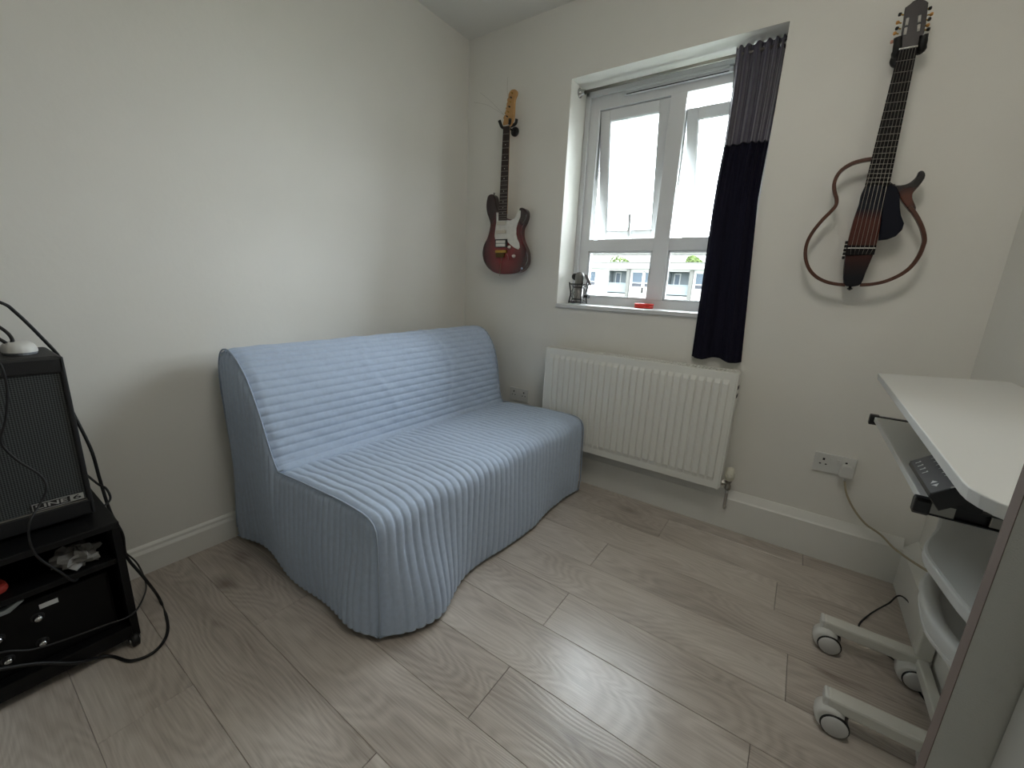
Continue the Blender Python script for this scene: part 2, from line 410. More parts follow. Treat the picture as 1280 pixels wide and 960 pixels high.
# ------------------------------------------------------------------ sofa bed with quilted cover
def quilt_mat(name, col):
    m = mat(name, col, .8, noise=.05, nscale=60, bump=.5, bscale=700, sheen=.25, spec=.25); return m
M_quilt = quilt_mat('quilted_blue_grey_cotton', (186, 202, 225))
M_pipe = mat('cover_piping', (168, 182, 202), .8)
def sofa():
    A = math.radians(1.5)
    root = thing('sofa_bed', 'low armless sofa bed in a blue-grey channel-quilted slipcover', 'sofa', (-.952, .696, 0), -A)
    L = 1.378
    from math import sin, cos, exp
    Mx = Matrix.LocRotScale(root.location, root.rotation_euler, None)
    def W(u, d, z):   # sofa coordinates -> world
        k = max(0, min(1, (z-.45)/.40))*max(0, min(1, u/L))   # the far end of the back leans forward a little
        d -= .075*k; z += .022*k
        t = max(0, min(1, (.40-z)/.40)); t = t*t*(3-2*t)
        xo = .0; yo = 0.0
        if d < .30:
            fr = 1-d/.30
            bul = .062*exp(-((u-.19)/.13)**2)
            xo = t*fr*(bul + .012*sin(9*u+.5) - .028*exp(-(u/.05)**2))
        if u < .35:
            nr = (1-u/.35)
            yo = -t*nr*(.018 + .010*sin(13*d+.8) + .012*sin(7*d)) + t*nr*.03*exp(-(d/.07)**2)
            yo -= nr*.044*min(1, max(0, d-.2)/.7)*(.35+.65*min(1, z/.7))
        return Mx @ Vector((-d+xo, u+yo, z))
    front = cm2([(0.0, .022), (-.004, .10), (-.002, .24), (.0, .375), (.008, .425), (.038, .450), (.10, .457), (.2, .456), (.42, .448), (.585, .438)], 8)
    back = cm2([(.575, .432), (.605, .47), (.635, .54), (.685, .68), (.745, .785), (.812, .850), (.875, .876), (.935, .858), (.968, .80), (.978, .70), (.978, .5), (.976, .3), (.972, .03)], 10)
    def resample(p, n):
        s = [0]
        for a, c in zip(p, p[1:]): s.append(s[-1]+math.dist(a, c))
        out = []; j = 0
        for i in range(n+1):
            x = s[-1]*i/n
            while j < len(s)-2 and s[j+1] < x: j += 1
            k = (x-s[j])/max(1e-9, s[j+1]-s[j]); out.append((p[j][0]+(p[j+1][0]-p[j][0])*k, p[j][1]+(p[j+1][1]-p[j][1])*k))
        return out, s[-1]
    def chan(x, pitch, h):
        return h*(abs(math.sin(math.pi*x/pitch))**.42)
    def nrm(p, i):
        a = p[max(0, i-1)]; c = p[min(len(p)-1, i+1)]; dx, dz = c[0]-a[0], c[1]-a[1]; l = math.hypot(dx, dz)
        return (-dz/l, dx/l)
    # seat and front: channels run front to back
    pf, _ = resample(front, 64); NU = 41*8
    b = B(); rows = []
    for i, (d, z) in enumerate(pf):
        n = nrm(pf, i); r = []
        for j in range(NU+1):
            u = L*j/NU; h = chan(u, L/41, .0075)*(1 if i < 62 else .4)
            h += .004*sin(3.1*u+4*d)*sin(8*d+u*2) + .0022*sin(23*u+31*d) + .0012*sin(61*d+9*u)*sin(37*u)
            if .36 < z < .46 and d < .1: h += .002*sin(17*u)
            # end roll-over
            e = min(u, L-u); h -= .010*exp(-(e/.018)**2)
            r.append(W(u, d+n[0]*h, max(z+n[1]*h, .014 if i else .016+.006*sin(7*u))))
        rows.append(r)
    seat = obj('seat_cover', b.grid(rows), M_quilt, root)
    # backrest: channels run along the length
    npb = 44*8; pb, lb = resample(back, npb); b = B(); rows = []
    pitch = lb/44; NB = 150
    for i, (d, z) in enumerate(pb):
        n = nrm(pb, i); r = []
        for j in range(NB+1):
            u = L*j/NB; h = chan(lb*i/npb, pitch, .0072)
            if d > .6: h += .0016*sin(47*u+60*z)*sin(29*z+13*u) + .004*sin(2.2*u+5*z)*sin(9*z) + .0035*exp(-((u-.52-.05*sin(14*z))/.02)**2)*(z > .5) + .004*exp(-((u-.93-.04*sin(11*z))/.018)**2)*(z > .5)
            e = min(u, L-u); h -= .010*exp(-(e/.018)**2)
            r.append(W(u, min(d+n[0]*h, .982), max(z+n[1]*h, .02)))
        rows.append(r)
    bk = obj('backrest_cover', b.grid(rows), M_quilt, root)
    # two end panels: vertical channels
    outline = front+[p for p in back if p[0] > .585 and not (p[0] > .93 and p[1] < .3)]
    def top(d):
        best = 0
        for a, c in zip(outline, outline[1:]):
            if min(a[0], c[0]) <= d <= max(a[0], c[0]) and abs(c[0]-a[0]) > 1e-6:
                best = max(best, a[1]+(c[1]-a[1])*(d-a[0])/(c[0]-a[0]))
        return best
    nd = 31*8; nz = 26
    for end, sg in ((0, -1), (L, 1)):
        b = B(); rows = []
        for i in range(nd+1):
            d = .002+.972*i/nd; zt = top(d)-.004; r = []
            for k in range(nz+1):
                s = k/nz; zh = .018+.010*sin(10*d)*(end == 0); z = zh+(zt-zh)*s
                h = chan(d, .978/31, .0075)
                e = min(d, .975-d, zt-z+.004); h -= .012*exp(-(max(e, 0)/.015)**2)
                h += (.014 if end == 0 else .002)*sin(math.pi*min(1, s))*sin(math.pi*d) + .004*sin(19*d+7*z)*s*(1-s)*4
                r.append(W(end+sg*h, d, z))
            rows.append(r)
        p = obj('end_panel', b.grid(rows), M_quilt, root)
        # piping round the end: up the front corner seam, over the seat, up and over the backrest
        pts = [W(end+sg*.0, d-.001, z) for d, z in resample(front, 40)[0]] + [W(end, d, z) for d, z in resample([q for q in back if q[1] > .45 and q[0] < .9 or q[0] > .7 and q[1] > .05], 60)[0]]
        obj('piping', B().tube(pts, .0030, 6), M_pipe, p)
        hem = [W(end+sg*.002, .002+.97*i/60, .020+.010*sin(10*(.002+.97*i/60))*(end == 0)) for i in range(61)]
        obj('hem', B().tube(hem, .0034, 6), M_pipe, p)
    hem = [W(L*j/80, 0, .018+.006*sin(7*L*j/80)) for j in range(81)]
    obj('hem', B().tube(hem, .0034, 6), M_pipe, seat)
    # crease piping between seat and back
    obj('piping', B().tube([W(L*j/40, .583, .441) for j in range(41)], .0035, 6), M_pipe, bk)
sofa()

# ------------------------------------------------------------------ radiator
def radiator():
    x0, x1, z0, z1, yf = -1.210, -.198, .243, .822, 2.10
    root = thing('radiator', 'white ribbed panel radiator under the window', 'radiator', ((x0+x1)/2, 2.15, z0))
    NR = 27; pitch = (x1-x0-.05)/NR; nx = NR*16; b = B(); rows = []
    zs = [z0, z0+.004, z0+.035, z0+.05, z0+.058, z1-.056, z1-.048, z1-.035, z1-.004, z1]
    for z in zs:
        r = []
        for j in range(nx+1):
            x = x0+.025+(x1-x0-.05)*j/nx
            ph = ((x-x0-.025)/pitch) % 1
            prof = 1-min(1, max(0, (abs(ph-.5)-.34)/.07)); k = 1 if z0+.055 < z < z1-.053 else (0 if z < z0+.045 or z > z1-.042 else .55)
            y = yf + .009 - .009*prof*k + (0 if z not in (z0, z1) else .004)
            r.append((x, y, z))
        r = [(x0, yf+.012, z), (x0+.003, yf+.007, z)] + r + [(x1-.003, yf+.007, z), (x1, yf+.012, z)]
        rows.append(r)
    b.grid(rows, False)
    b.box(x0, x1, yf+.010, yf+.016, z0, z1)
    obj('front_panel', b, M_rad, root)
    obj('rear_panel', B().box(x0, x1, yf+.085, yf+.095, z0, z1, .003), M_rad, root)
    for xx in (x0, x1):
        s = -1 if xx == x0 else 1
        cap = B().box(min(xx, xx+s*.006), max(xx, xx+s*.006), yf+.008, yf+.094, z0+.01, z1-.002, .002)
        sp = obj('side_cover', cap, M_rad, root)
        vb = B()
        for i in (10, 11): vb.box(min(xx+s*.006, xx+s*.0075), max(xx+s*.006, xx+s*.0075), yf+.028, yf+.072, z0+.06+.04*i, z0+.076+.04*i)
        obj('vent_slot', vb, mat('radiator_shadow_gap', (36, 36, 34), .9), sp)['kind'] = 'stuff'
    g = B()
    g.box(x0, x1, yf+.016, yf+.021, z1-.004, z1+.001, .001).box(x0, x1, yf+.074, yf+.087, z1-.004, z1+.004, .001)
    n = 62
    for i in range(n+1):
        xx = x0+(x1-x0)*i/n; g.box(xx-.003, xx+.003, yf+.022, yf+.076, z1-.010, z1+.003)
    g.box(x0, x1, yf+.047, yf+.053, z1-.006, z1+.0015)
    obj('top_grille', g, M_rad, root)
    obj('grille_shade_sheet', B().box(x0+.002, x1-.002, yf+.018, yf+.082, z1-.016, z1-.012), mat('radiator_shadow_gap', (36, 36, 34), .9), root)  # dark sheet standing in for the shade between the grille slats
    f = B()
    for i in range(56):
        xx = x0+.02+(x1-x0-.04)*i/55; f.box(xx-.001, xx+.001, yf+.018, yf+.083, z0+.03, z1-.03)
    obj('convector_fins', f, M_rad, root)['kind'] = 'stuff'
    for xx in (x0+.15, x1-.15):
        obj('wall_bracket', B().box(xx-.015, xx+.015, yf+.09, YW+.002, z0+.06, z1-.06), M_rad, root)
    # thermostatic valve
    vx, vy, vz = -.163, 2.165, .262
    v = obj('valve_body', B().lathe([(.011, -.03), (.013, -.026), (.013, -.006), (.010, -.004), (.010, .012), (.014, .014), (.014, .022)], (vx, vy, vz), (0, 0, 1), 16).tube([(x1-.004, vy, vz), (vx, vy, vz)], .0095, 12).lathe([(.014, 0), (.014, .012)], (x1+.004, vy, vz), (1, 0, 0), 6, False), M_steel, root)
    hd = B().lathe([(.015, .020), (.019, .026), (.020, .034), (.0205, .058), (.019, .068), (.016, .082), (.009, .086), (0, .0865)], (vx, vy, vz), (0, 0, 1), 20)
    h = obj('valve_head', hd, mat('cream_plastic', (222, 220, 205), .4), v)
    for k in range(12):
        th = 2*math.pi*k/12
    rb = B()
    for k in range(14):
        th = 2*math.pi*k/14; c = Vector((vx+.0205*math.cos(th), vy+.0205*math.sin(th), vz+.034))
        rb.tube([c, c+Vector((0, 0, .024))], .0018, 5)
    obj('grip_rib', rb, mat('cream_plastic', (222, 220, 205)), v)
    obj('pipe', B().tube([(vx, vy, vz-.028), (vx, vy, .155), (vx, vy+.006, .135), (vx, vy+.02, .122), (vx, YW-.02, .118)], .0078, 12, sub=4), M_chrome, root)
radiator()

# ------------------------------------------------------------------ wall sockets
def socket(name, label, x0, x1, z0, z1):
    root = thing(name, label, 'socket', ((x0+x1)/2, YW, z0), 0, None)
    y = YW
    pl = obj('face_plate', B().box(x0, x1, y-.010, y-.0005, z0, z1, .003), M_whitep, root)
    xc = (x0+x1)/2; w = x1-x0
    for s in (-1, 1):
        cx = xc+s*w*.27
        pb = B().box(cx-.004, cx+.004, y-.0108, y-.0100, z0+.056, z0+.066)
        pb.box(cx-.014, cx-.007, y-.0108, y-.0100, z0+.036, z0+.041).box(cx+.007, cx+.014, y-.0108, y-.0100, z0+.036, z0+.041)
        obj('pin_hole', pb, M_blackp, root)
        sx = xc+s*w*.085
        obj('switch', B().box(sx-.006, sx+.006, y-.0135, y-.009, z0+.052, z0+.070, .0015), M_whitep, root)
    for s in (-1, 1): obj('screw', B().lathe([(.003, 0), (.003, .001)], (xc+s*w*.43, y-.0108, z0+.043), (0, -1, 0), 10), M_whitep, root)
    return root
socket('wall_socket', 'white double wall socket beside the radiator end, tucked behind the sofa', -1.540, -1.394, .418, .504)
S0, S1, SZ = .150, .298, .415
socket('wall_socket', 'white double wall socket with a plug, low on the wall below the silent guitar', S0, S1, SZ, SZ+.088)
# plug and its cord
pg = thing('power_plug', 'white plug with a beige cord drooping from the wall socket to the desk', 'plug', (.266, YW-.01, .42))
obj('plug_body', B().prism(cm2([(.243, .428), (.246, .462), (.256, .474), (.278, .474), (.290, .462), (.293, .428), (.284, .420), (.252, .420)], 2, True), 1, YW-.045, YW-.0105, .004), M_whitep, pg)
cpts = [(.268, YW-.028, .424), (.270, YW-.03, .40), (.288, YW-.034, .345), (.325, YW-.036, .285), (.372, YW-.040, .238), (.425, YW-.046, .212), (.462, 2.12, .20), (.492, 2.00, .225), (.512, 1.86, .27), (.52, 1.74, .33)]
obj('cord', B().tube(cpts, .0042, 8, sub=8), mat('beige_cord', (176, 165, 140), .6), pg)
obj('strain_relief', B().tube([(.268, YW-.028, .430), (.269, YW-.029, .405)], .006, 8), M_whitep, pg)

# ------------------------------------------------------------------ electric guitar
def px_outline(pts, ox, oy, sc, y):
    out = []
    for x, yy in pts:
        p = at(ox+x/sc, oy+yy/sc, 1, y); out.append((p.x, p.z))
    return out
def sunburst(name, c_in, c_out, cx, cz, rx, rz, power=2.0):
    m = bpy.data.materials.new(name); m.use_nodes = True; nt = m.node_tree; b = nt.nodes['Principled BSDF']; L = nt.links.new
    tc = nt.nodes.new('ShaderNodeTexCoord'); mp = nt.nodes.new('ShaderNodeMapping'); mp.vector_type = 'TEXTURE'
    mp.inputs['Location'].default_value = (cx, 0, cz); mp.inputs['Scale'].default_value = (rx, 10, rz)
    L(tc.outputs['Object'], mp.inputs[0])
    ln = nt.nodes.new('ShaderNodeVectorMath'); ln.operation = 'LENGTH'; L(mp.outputs[0], ln.inputs[0])
    n = nt.nodes.new('ShaderNodeTexNoise'); n.inputs['Scale'].default_value = 40; m2 = nt.nodes.new('ShaderNodeMapping'); m2.inputs['Scale'].default_value = (3, 1, .3)
    L(tc.outputs['Object'], m2.inputs[0]); L(m2.outputs[0], n.inputs['Vector'])
    a = nt.nodes.new('ShaderNodeMath'); a.operation = 'MULTIPLY_ADD'; a.inputs[1].default_value = .12; L(n.outputs['Fac'], a.inputs[0]); L(ln.outputs['Value'], a.inputs[2])
    cr = nt.nodes.new('ShaderNodeValToRGB'); e = cr.color_ramp.elements
    e[0].position = .35; e[0].color = (*srgb(c_in), 1); e[1].position = 1.05; e[1].color = (*srgb(c_out), 1)
    L(a.outputs[0], cr.inputs[0]); L(cr.outputs[0], b.inputs['Base Color']); b.inputs['Roughness'].default_value = .22; b.inputs['Coat Weight'].default_value = .4
    return m
M_rose = mat('dark_rosewood', (46, 34, 31), .5, noise=.25, nscale=80)
M_maple = mat('maple_headstock', (196, 150, 96), .4, noise=.08, nscale=30)
M_gold = mat('aged_gold', (176, 140, 72), .3, 1.0)
M_guard = mat('pearl_white_guard', (226, 224, 218), .25, noise=.06, nscale=50)
M_string = mat('string_steel', (170, 165, 155), .3, .8)

def hanger(label, disc, prongs, cradle, y_disc=YW):
    h = thing('guitar_hanger', label, 'guitar hanger', (disc[0], YW-.02, disc[1]-.03))
    obj('wall_plate', B().lathe([(.026, 0), (.026, .010), (.020, .018), (.006, .019)], (disc[0], YW, disc[1]), (0, -1, 0), 24), M_blackp, h)
    arm = B().tube([(disc[0], YW-.015, disc[1]), (disc[0], YW-.04, disc[1]), (cradle[0], cradle[2]+.012, cradle[1]-.0)], .006, 10, sub=5)
    obj('arm', arm, M_blackp, h)
    for i, pr in enumerate(prongs):
        obj('prong', B().tube([(cradle[0], cradle[2]+.012, cradle[1]), pr[0], pr[1]], .0085, 10, sub=6), M_rubber, h)
    return h

def electric():
    yf = 2.160; yb = 2.205
    O = lambda pts: px_outline(pts, 590, 230, 8.0, yf)
    body = O([(200,100),(165,110),(148,150),(140,220),(148,290),(165,340),(180,400),(170,470),(150,540),(120,600),(105,660),(103,710),(115,770),(150,830),(200,875),(260,898),(330,902),(400,897),(460,885),(510,855),(545,800),(552,740),(545,670),(520,610),(500,560),(490,500),(495,440),(520,390),(538,340),(543,290),(533,255),(500,236),(476,238),(468,262),(452,302),(425,338),(390,352),(350,345),(290,320),(262,270),(245,230),(235,180),(225,125)])
    c = at(590+330/8, 230+560/8, 1, yf)
    root = thing('electric_guitar', 'red sunburst electric guitar with white pickguard hanging on the wall', 'guitar', (c.x, YW-.03, body[16][1]))
    lz = body[16][1]
    M_red = sunburst('red_sunburst', (128, 26, 32), (38, 10, 17), 0, c.z-lz-.05, .185, .25)
    bo = obj('body', B().prism(cm2(body, 3, True), 1, yf, yb, .006), M_red, root)
    guard = O([(247,286),(266,286),(268,362),(340,357),(385,365),(428,345),(458,302),(470,258),(489,268),(485,330),(460,390),(446,440),(444,500),(455,550),(474,590),(479,635),(466,656),(430,640),(390,610),(362,582),(355,556),(236,556),(229,520),(238,440),(248,380)])
    gu = obj('pickguard', B().prism(guard, 1, yf-.004, yf-.0005, .0008), M_guard, bo)
    def rect(name, a, c2, y0, y1, mt, bev=.001, par=bo):
        p = O([a, c2]); return obj(name, B().box(min(p[0][0], p[1][0]), max(p[0][0], p[1][0]), y0, y1, min(p[0][1], p[1][1]), max(p[0][1], p[1][1]), bev), mt, par)
    M_pk = mat('cream_pickup', (205, 198, 184), .4)
    for a, c2 in (((256, 378), (345, 408)), ((246, 466), (345, 496))):
        rect('single_coil_pickup', a, c2, yf-.010, yf-.003, M_pk, .002)
    rect('humbucker_ring', (236, 554), (356, 632), yf-.006, yf-.001, M_blackp)
    rect('humbucker_pickup', (248, 566), (338, 592), yf-.011, yf-.004, M_guard, .002); rect('humbucker_pickup', (248, 598), (338, 626), yf-.011, yf-.004, M_guard, .002)
    br = rect('bridge', (240, 662), (350, 690), yf-.010, yf-.0005, M_gold, .002); rect('bridge_saddles', (250, 690), (330, 735), yf-.014, yf-.0005, mat('bridge_bronze', (96, 76, 48), .35, 1), .003)
    for kx, ky in ((380, 632), (425, 722)):
        p = O([(kx, ky)])[0]; obj('control_knob', B().lathe([(.0105, 0), (.0105, .004), (.008, .012), (.0075, .014), (0, .0145)], (p[0], yf-.0035, p[1]), (0, -1, 0), 18), mat('cream_knob', (222, 212, 204), .4), bo)
    p = O([(505, 835)])[0]; obj('strap_button', B().lathe([(.004, 0), (.004, .008), (.007, .010), (.007, .013)], (p[0], yf-.001, p[1]), (.3, -1, -.5), 12), M_chrome, bo)
    p = O([(203, 100)])[0]; obj('strap_button', B().lathe([(.004, 0), (.004, .006), (.007, .008), (.007, .011)], (p[0], yf+.02, p[1]), (0, 0, 1), 12), M_chrome, bo)
    # neck and fretboard: from nut to guard
    nk = lambda x, y, d: at(x, y, 1, d)
    yn = 2.148
    a0, a1 = nk(629.0, 158, yn), nk(636.6, 157.5, yn); b0, b1 = nk(623.1, 275.5, yn), nk(632.9, 275, yn)
    fb = obj('fretboard', B().prism([(a0.x, a0.z), (a1.x, a1.z), (b1.x, b1.z), (b0.x, b0.z)], 1, yn, yn+.006), M_rose, root)
    nb = B(); rows = []
    for t in np.linspace(0, 1, 9):
        A = a0.lerp(b0, t*.93); C = a1.lerp(b1, t*.93); r = []
        for k in range(9):
            th = math.pi*k/8; mid = (A+C)/2; hw = (C.x-A.x)/2*.98
            r.append((mid.x-hw*math.cos(th), yn+.0055+(.016+.006*t)*math.sin(th), mid.z))
        rows.append(r)
    obj('neck', nb.grid(rows), M_maple, root)
    scale = (a0.z-b0.z)/(1-2**(-21.6/12))
    for f in range(1, 22):
        t = (1-2**(-f/12))*scale/(a0.z-b0.z)
        if t > 1: break
        A = a0.lerp(b0, t); C = a1.lerp(b1, t)
        obj('fret', B().tube([(A.x, yn-.0005, A.z), (C.x, yn-.0005, C.z)], .0011, 5), M_string, fb)
    for f in (3, 5, 7, 9, 12, 15, 17, 19):
        t = ((1-2**(-f/12))+(1-2**(-(f-1)/12)))/2*scale/(a0.z-b0.z); mid = (a0.lerp(b0, t)+a1.lerp(b1, t))/2
        obj('inlay_dot', B().lathe([(.0028, 0), (.0028, .0006)], (mid.x, yn, mid.z), (0, -1, 0), 10), M_guard, fb)
    obj('nut', B().box(a0.x, a1.x, yn-.0015, yn+.004, a0.z, a0.z+.004), M_guard, root)
    hs = px_outline([(337,500),(345,440),(348,390),(366,372),(362,350),(376,300),(376,265),(386,240),(382,215),(396,190),(396,160),(415,120),(440,102),(470,102),(489,122),(487,160),(470,200),(462,250),(460,330),(455,400),(445,440),(430,472),(408,500)], 590, 100, 8.725, yn+.004)
    hd = obj('headstock', B().prism(cm2(hs, 2, True), 1, yn+.004, yn+.018, .002), M_maple, root)
    for k, (qx, qy) in enumerate([(352, 405), (366, 355), (378, 300), (388, 248), (396, 200), (408, 150)]):
        p = px_outline([(qx, qy)], 590, 100, 8.725, yn+.004)[0]
        obj('tuner_button', B().tube([(p[0]+.004, yn+.012, p[1]), (p[0]-.009, yn+.012, p[1])], [.0025, .0045, .005], 8), M_gold, hd)
        q = px_outline([(qx+34, qy-6)], 590, 100, 8.725, yn+.004)[0]
        obj('tuner_post', B().lathe([(.0042, 0), (.0042, .003), (.0028, .004), (.0028, .012)], (q[0], yn+.004, q[1]), (0, -1, 0), 10), M_gold if k % 2 else M_blackp, hd)
    def loose(pts): return [tuple(px_outline([p], 570, 90, 3.5556, yn-.004)[0]) for p in pts]
    for pts in ([(213, 190), (190, 165), (150, 125), (112, 95)], [(213, 190), (180, 170), (140, 148), (85, 138)], [(232, 120), (230, 80), (234, 25)]):
        q = loose(pts); obj('loose_string', B().tube([(x, yn-.004-.004*i, z) for i, (x, z) in enumerate(q)], .0006, 4, sub=4), M_string, hd)
    q = O([(322, 690), (308, 750), (295, 820), (288, 920)]); obj('loose_string', B().tube([(x, yf-.012, z) for x, z in q], .0013, 5, sub=4), mat('string_bronze', (150, 130, 105), .4, .6), bo)
    q = O([(350, 690), (368, 720), (372, 760)]); obj('loose_string', B().tube([(x, yf-.010, z) for x, z in q], .0007, 4, sub=4), M_string, bo)
    # hanger
    P8 = lambda x, y, d: at(590+x/8.725, 100+y/8.725, 1, d)
    dc = P8(463, 562, YW-.01); cr = P8(385, 505, yn+.026)
    pr = []
    for (x1_, y1_), (x2_, y2_) in (((330, 515), (297, 440)), ((410, 480), (415, 425))):
        A = P8(x1_, y1_, yn+.005); C = P8(x2_, y2_, yn-.012); pr.append((tuple(A), tuple(C)))
    A = P8(470, 480, yn+.04); C = P8(488, 425, yn+.04); pr.append((tuple(A), tuple(C)))
    hanger('black wall hook holding the red electric guitar by its headstock', (dc.x, dc.z), pr, (cr.x, cr.z-.004, yn+.018))
electric()

# ------------------------------------------------------------------ silent nylon guitar with a rim frame
def silent():
    yf = 2.150
    O = lambda pts, y=yf: px_outline(pts, 995, 180, 5.05, y)
    lo = O([(350, 905)])[0]
    root = thing('silent_guitar', 'dark frame-bodied silent classical guitar with thin bent wood rim on the wall', 'guitar', (lo[0], YW-.03, lo[1]))
    M_rim = mat('bent_walnut_rim', (84, 50, 36), .35, noise=.15, nscale=60)
    ctr = O([(330, 600)])[0]
    # centre body: dark - brown - dark down its length
    m = bpy.data.materials.new('brown_to_black_burst'); m.use_nodes = True; nt = m.node_tree; bs = nt.nodes['Principled BSDF']; L = nt.links.new
    tc = nt.nodes.new('ShaderNodeTexCoord'); sp = nt.nodes.new('ShaderNodeSeparateXYZ'); L(tc.outputs['Object'], sp.inputs[0])
    zt = O([(435, 265)])[0][1]-lo[1]
    mr = nt.nodes.new('ShaderNodeMapRange'); mr.inputs[1].default_value = zt; mr.inputs[2].default_value = 0; L(sp.outputs[2], mr.inputs[0])
    cr = nt.nodes.new('ShaderNodeValToRGB'); e = cr.color_ramp.elements
    e[0].position = .22; e[0].color = (*srgb((18, 22, 34)), 1); e[1].position = .33; e[1].color = (*srgb((84, 42, 34)), 1)
    for pos, cc in ((.62, (78, 40, 33)), (.78, (40, 26, 26)), (.9, (18, 19, 26))): k = e.new(pos); k.color = (*srgb(cc), 1)
    L(mr.outputs[0], cr.inputs[0]); L(cr.outputs[0], bs.inputs['Base Color']); bs.inputs['Roughness'].default_value = .5; bs.inputs['Specular IOR Level'].default_value = .25
    body = O([(437,262),(548,262),(548,340),(541,450),(525,560),(500,668),(470,742),(440,812),(412,882),(375,897),(340,897),(305,884),(303,800),(312,720),(330,620),(348,540),(375,450),(402,372)])
    bo = obj('body', B().prism(cm2(body, 2, True), 1, yf, yf+.048, .004), m, root)
    pad = O([(546,264),(600,250),(640,268),(655,330),(658,400),(664,450),(684,500),(672,540),(632,580),(580,600),(524,607),(540,450)], yf+.006)
    obj('chest_pad', B().prism(pad, 1, yf+.006, yf+.030, .004), mat('black_pad', (14, 17, 30), .6, spec=.2), root)
    # upper horn block
    horn = O([(592,236),(632,258),(690,254),(730,234),(762,202),(774,176),(798,165),(817,182),(814,214),(782,260),(748,298),(737,320),(740,350),(760,398),(752,428),(728,428),(692,388),(662,345),(640,290)], yf+.006)
    M_horn = sunburst('horn_burst', (92, 48, 36), (22, 18, 22), O([(700, 350)])[0][0]-lo[0], O([(700, 350)])[0][1]-lo[1], .05, .055)
    obj('upper_horn', B().prism(cm2(horn, 2, True), 1, yf+.006, yf+.034, .005), M_horn, root)
    left = O([(486,96),(420,106),(350,127),(290,165),(255,210),(240,260),(245,310),(256,350),(250,390),(215,432),(165,482),(110,550),(75,612),(60,672),(62,732),(85,792),(130,840),(190,870),(250,884),(310,890)], yf+.016)
    right = O([(405,890),(480,885),(560,868),(650,830),(720,780),(772,712),(802,640),(809,600),(797,540),(772,482),(742,432),(715,400)], yf+.016)
    def rim(pts):
        # flat bent strip: 26 mm deep, 7 mm thick
        P = cm2(pts, 5); b = B(); rows = []
        for i, (x, z) in enumerate(P):
            a = P[max(0, i-1)]; c = P[min(len(P)-1, i+1)]; dx, dz = c[0]-a[0], c[1]-a[1]; l = math.hypot(dx, dz); nx_, nz_ = -dz/l, dx/l; h = .0062
            y0, y1 = yf+.004, yf+.024
            rows.append([(x+nx_*h, y0+.002, z+nz_*h), (x+nx_*(h-.002), y0, z+nz_*(h-.002)), (x-nx_*(h-.002), y0, z-nz_*(h-.002)), (x-nx_*h, y0+.002, z-nz_*h), (x-nx_*h, y1, z-nz_*h), (x+nx_*h, y1, z+nz_*h), (x+nx_*h, y0+.002, z+nz_*h)])
        b.grid(rows, False); return b
    obj('rim', rim(left), M_rim, root); obj('rim', rim(right), M_rim, root)
    # neck
    yn = yf-.006
    a0, a1 = at(1123.5, 61.8, 1, yn), at(1147.2, 58.0, 1, yn); b0, b1 = at(1081.3, 231.5, 1, yn), at(1112.0, 231.5, 1, yn)
    fb = obj('fretboard', B().prism([(a0.x, a0.z), (a1.x, a1.z), (b1.x, b1.z), (b0.x, b0.z)], 1, yn, yn+.008), mat('ebony', (18, 15, 17), .65, spec=.2), root)
    nb = B(); rows = []
    for t in np.linspace(0, 1, 8):
        A = a0.lerp(b0, t*.95); C = a1.lerp(b1, t*.95); r = []
        for k in range(9):
            th = math.pi*k/8; mid = (A+C)/2; hw = (C-A)/2
            q = mid-hw*math.cos(th)*.98; r.append((q.x, yn+.0078+.018*math.sin(th), q.z))
        rows.append(r)
    obj('neck', nb.grid(rows), mat('mahogany', (70, 42, 34), .4), root)
    br0, br1 = at(995+327/5.05, 180+657/5.05, 1, yn-.006), at(995+503/5.05, 180+657/5.05, 1, yn-.006)
    ln = ((a0+a1)/2-(br0+br1)/2).length; fl = ((a0+a1)/2-(b0+b1)/2).length
    for f in range(1, 20):
        t = (1-2**(-f/12))*ln/fl
        if t > .985: break
        A = a0.lerp(b0, t); C = a1.lerp(b1, t); obj('fret', B().tube([(A.x, yn-.0005, A.z), (C.x, yn-.0005, C.z)], .0011, 5), M_string, fb)
    obj('nut', B().tube([(a0.x, yn-.002, a0.z), (a1.x, yn-.002, a1.z)], .0028, 6), M_guard, root)
    bg_ = obj('bridge', B().prism(O([(322, 640), (508, 640), (492, 700), (308, 705)]), 1, yf-.008, yf-.0005, .002), mat('ebony', (18, 15, 17), .65, spec=.2), bo)
    obj('saddle', B().tube([(br0.x, yf-.010, br0.z), (br1.x, yf-.010, br1.z)], .0024, 6), M_guard, bg_)
    for i in range(6):
        t = .1+.8*i/5; A = a0.lerp(a1, t); C = br0.lerp(br1, t+.02); D = Vector(at(995+(330+150*t)/5.05, 180+697/5.05, 1, yf-.008))
        obj('string', B().tube([(A.x, yn-.004, A.z), (C.x, yf-.013, C.z), tuple(D)], .0010 if i > 2 else .0008, 4), M_string, root)
    for i in range(5):
        p = O([(322-5*i, 618+24*i)])[0]; obj('control_knob', B().lathe([(.006, 0), (.006, .008), (.004, .009)], (p[0]+.004, yf+.022, p[1]), (-1, 0, 0), 10), M_blackp, bo)
    p = O([(346, 897)])[0]; obj('strap_button', B().lathe([(.005, 0), (.005, .006), (.009, .008), (.009, .012), (.004, .013), (.004, .016)], (p[0], yf+.024, p[1]), (0, 0, -1), 12), M_blackp, bo)
    # headstock with two slots
    H = lambda x, y, d=yn+.004: at(1090+x/8, y/8, 1, d)
    hs = [(H(x, y).x, H(x, y).z) for x, y in [(268, 492), (298, 330), (335, 72), (375, 45), (410, 12), (450, -8), (500, -10), (540, 4), (566, 22), (560, 80), (545, 200), (522, 330), (458, 462)]]
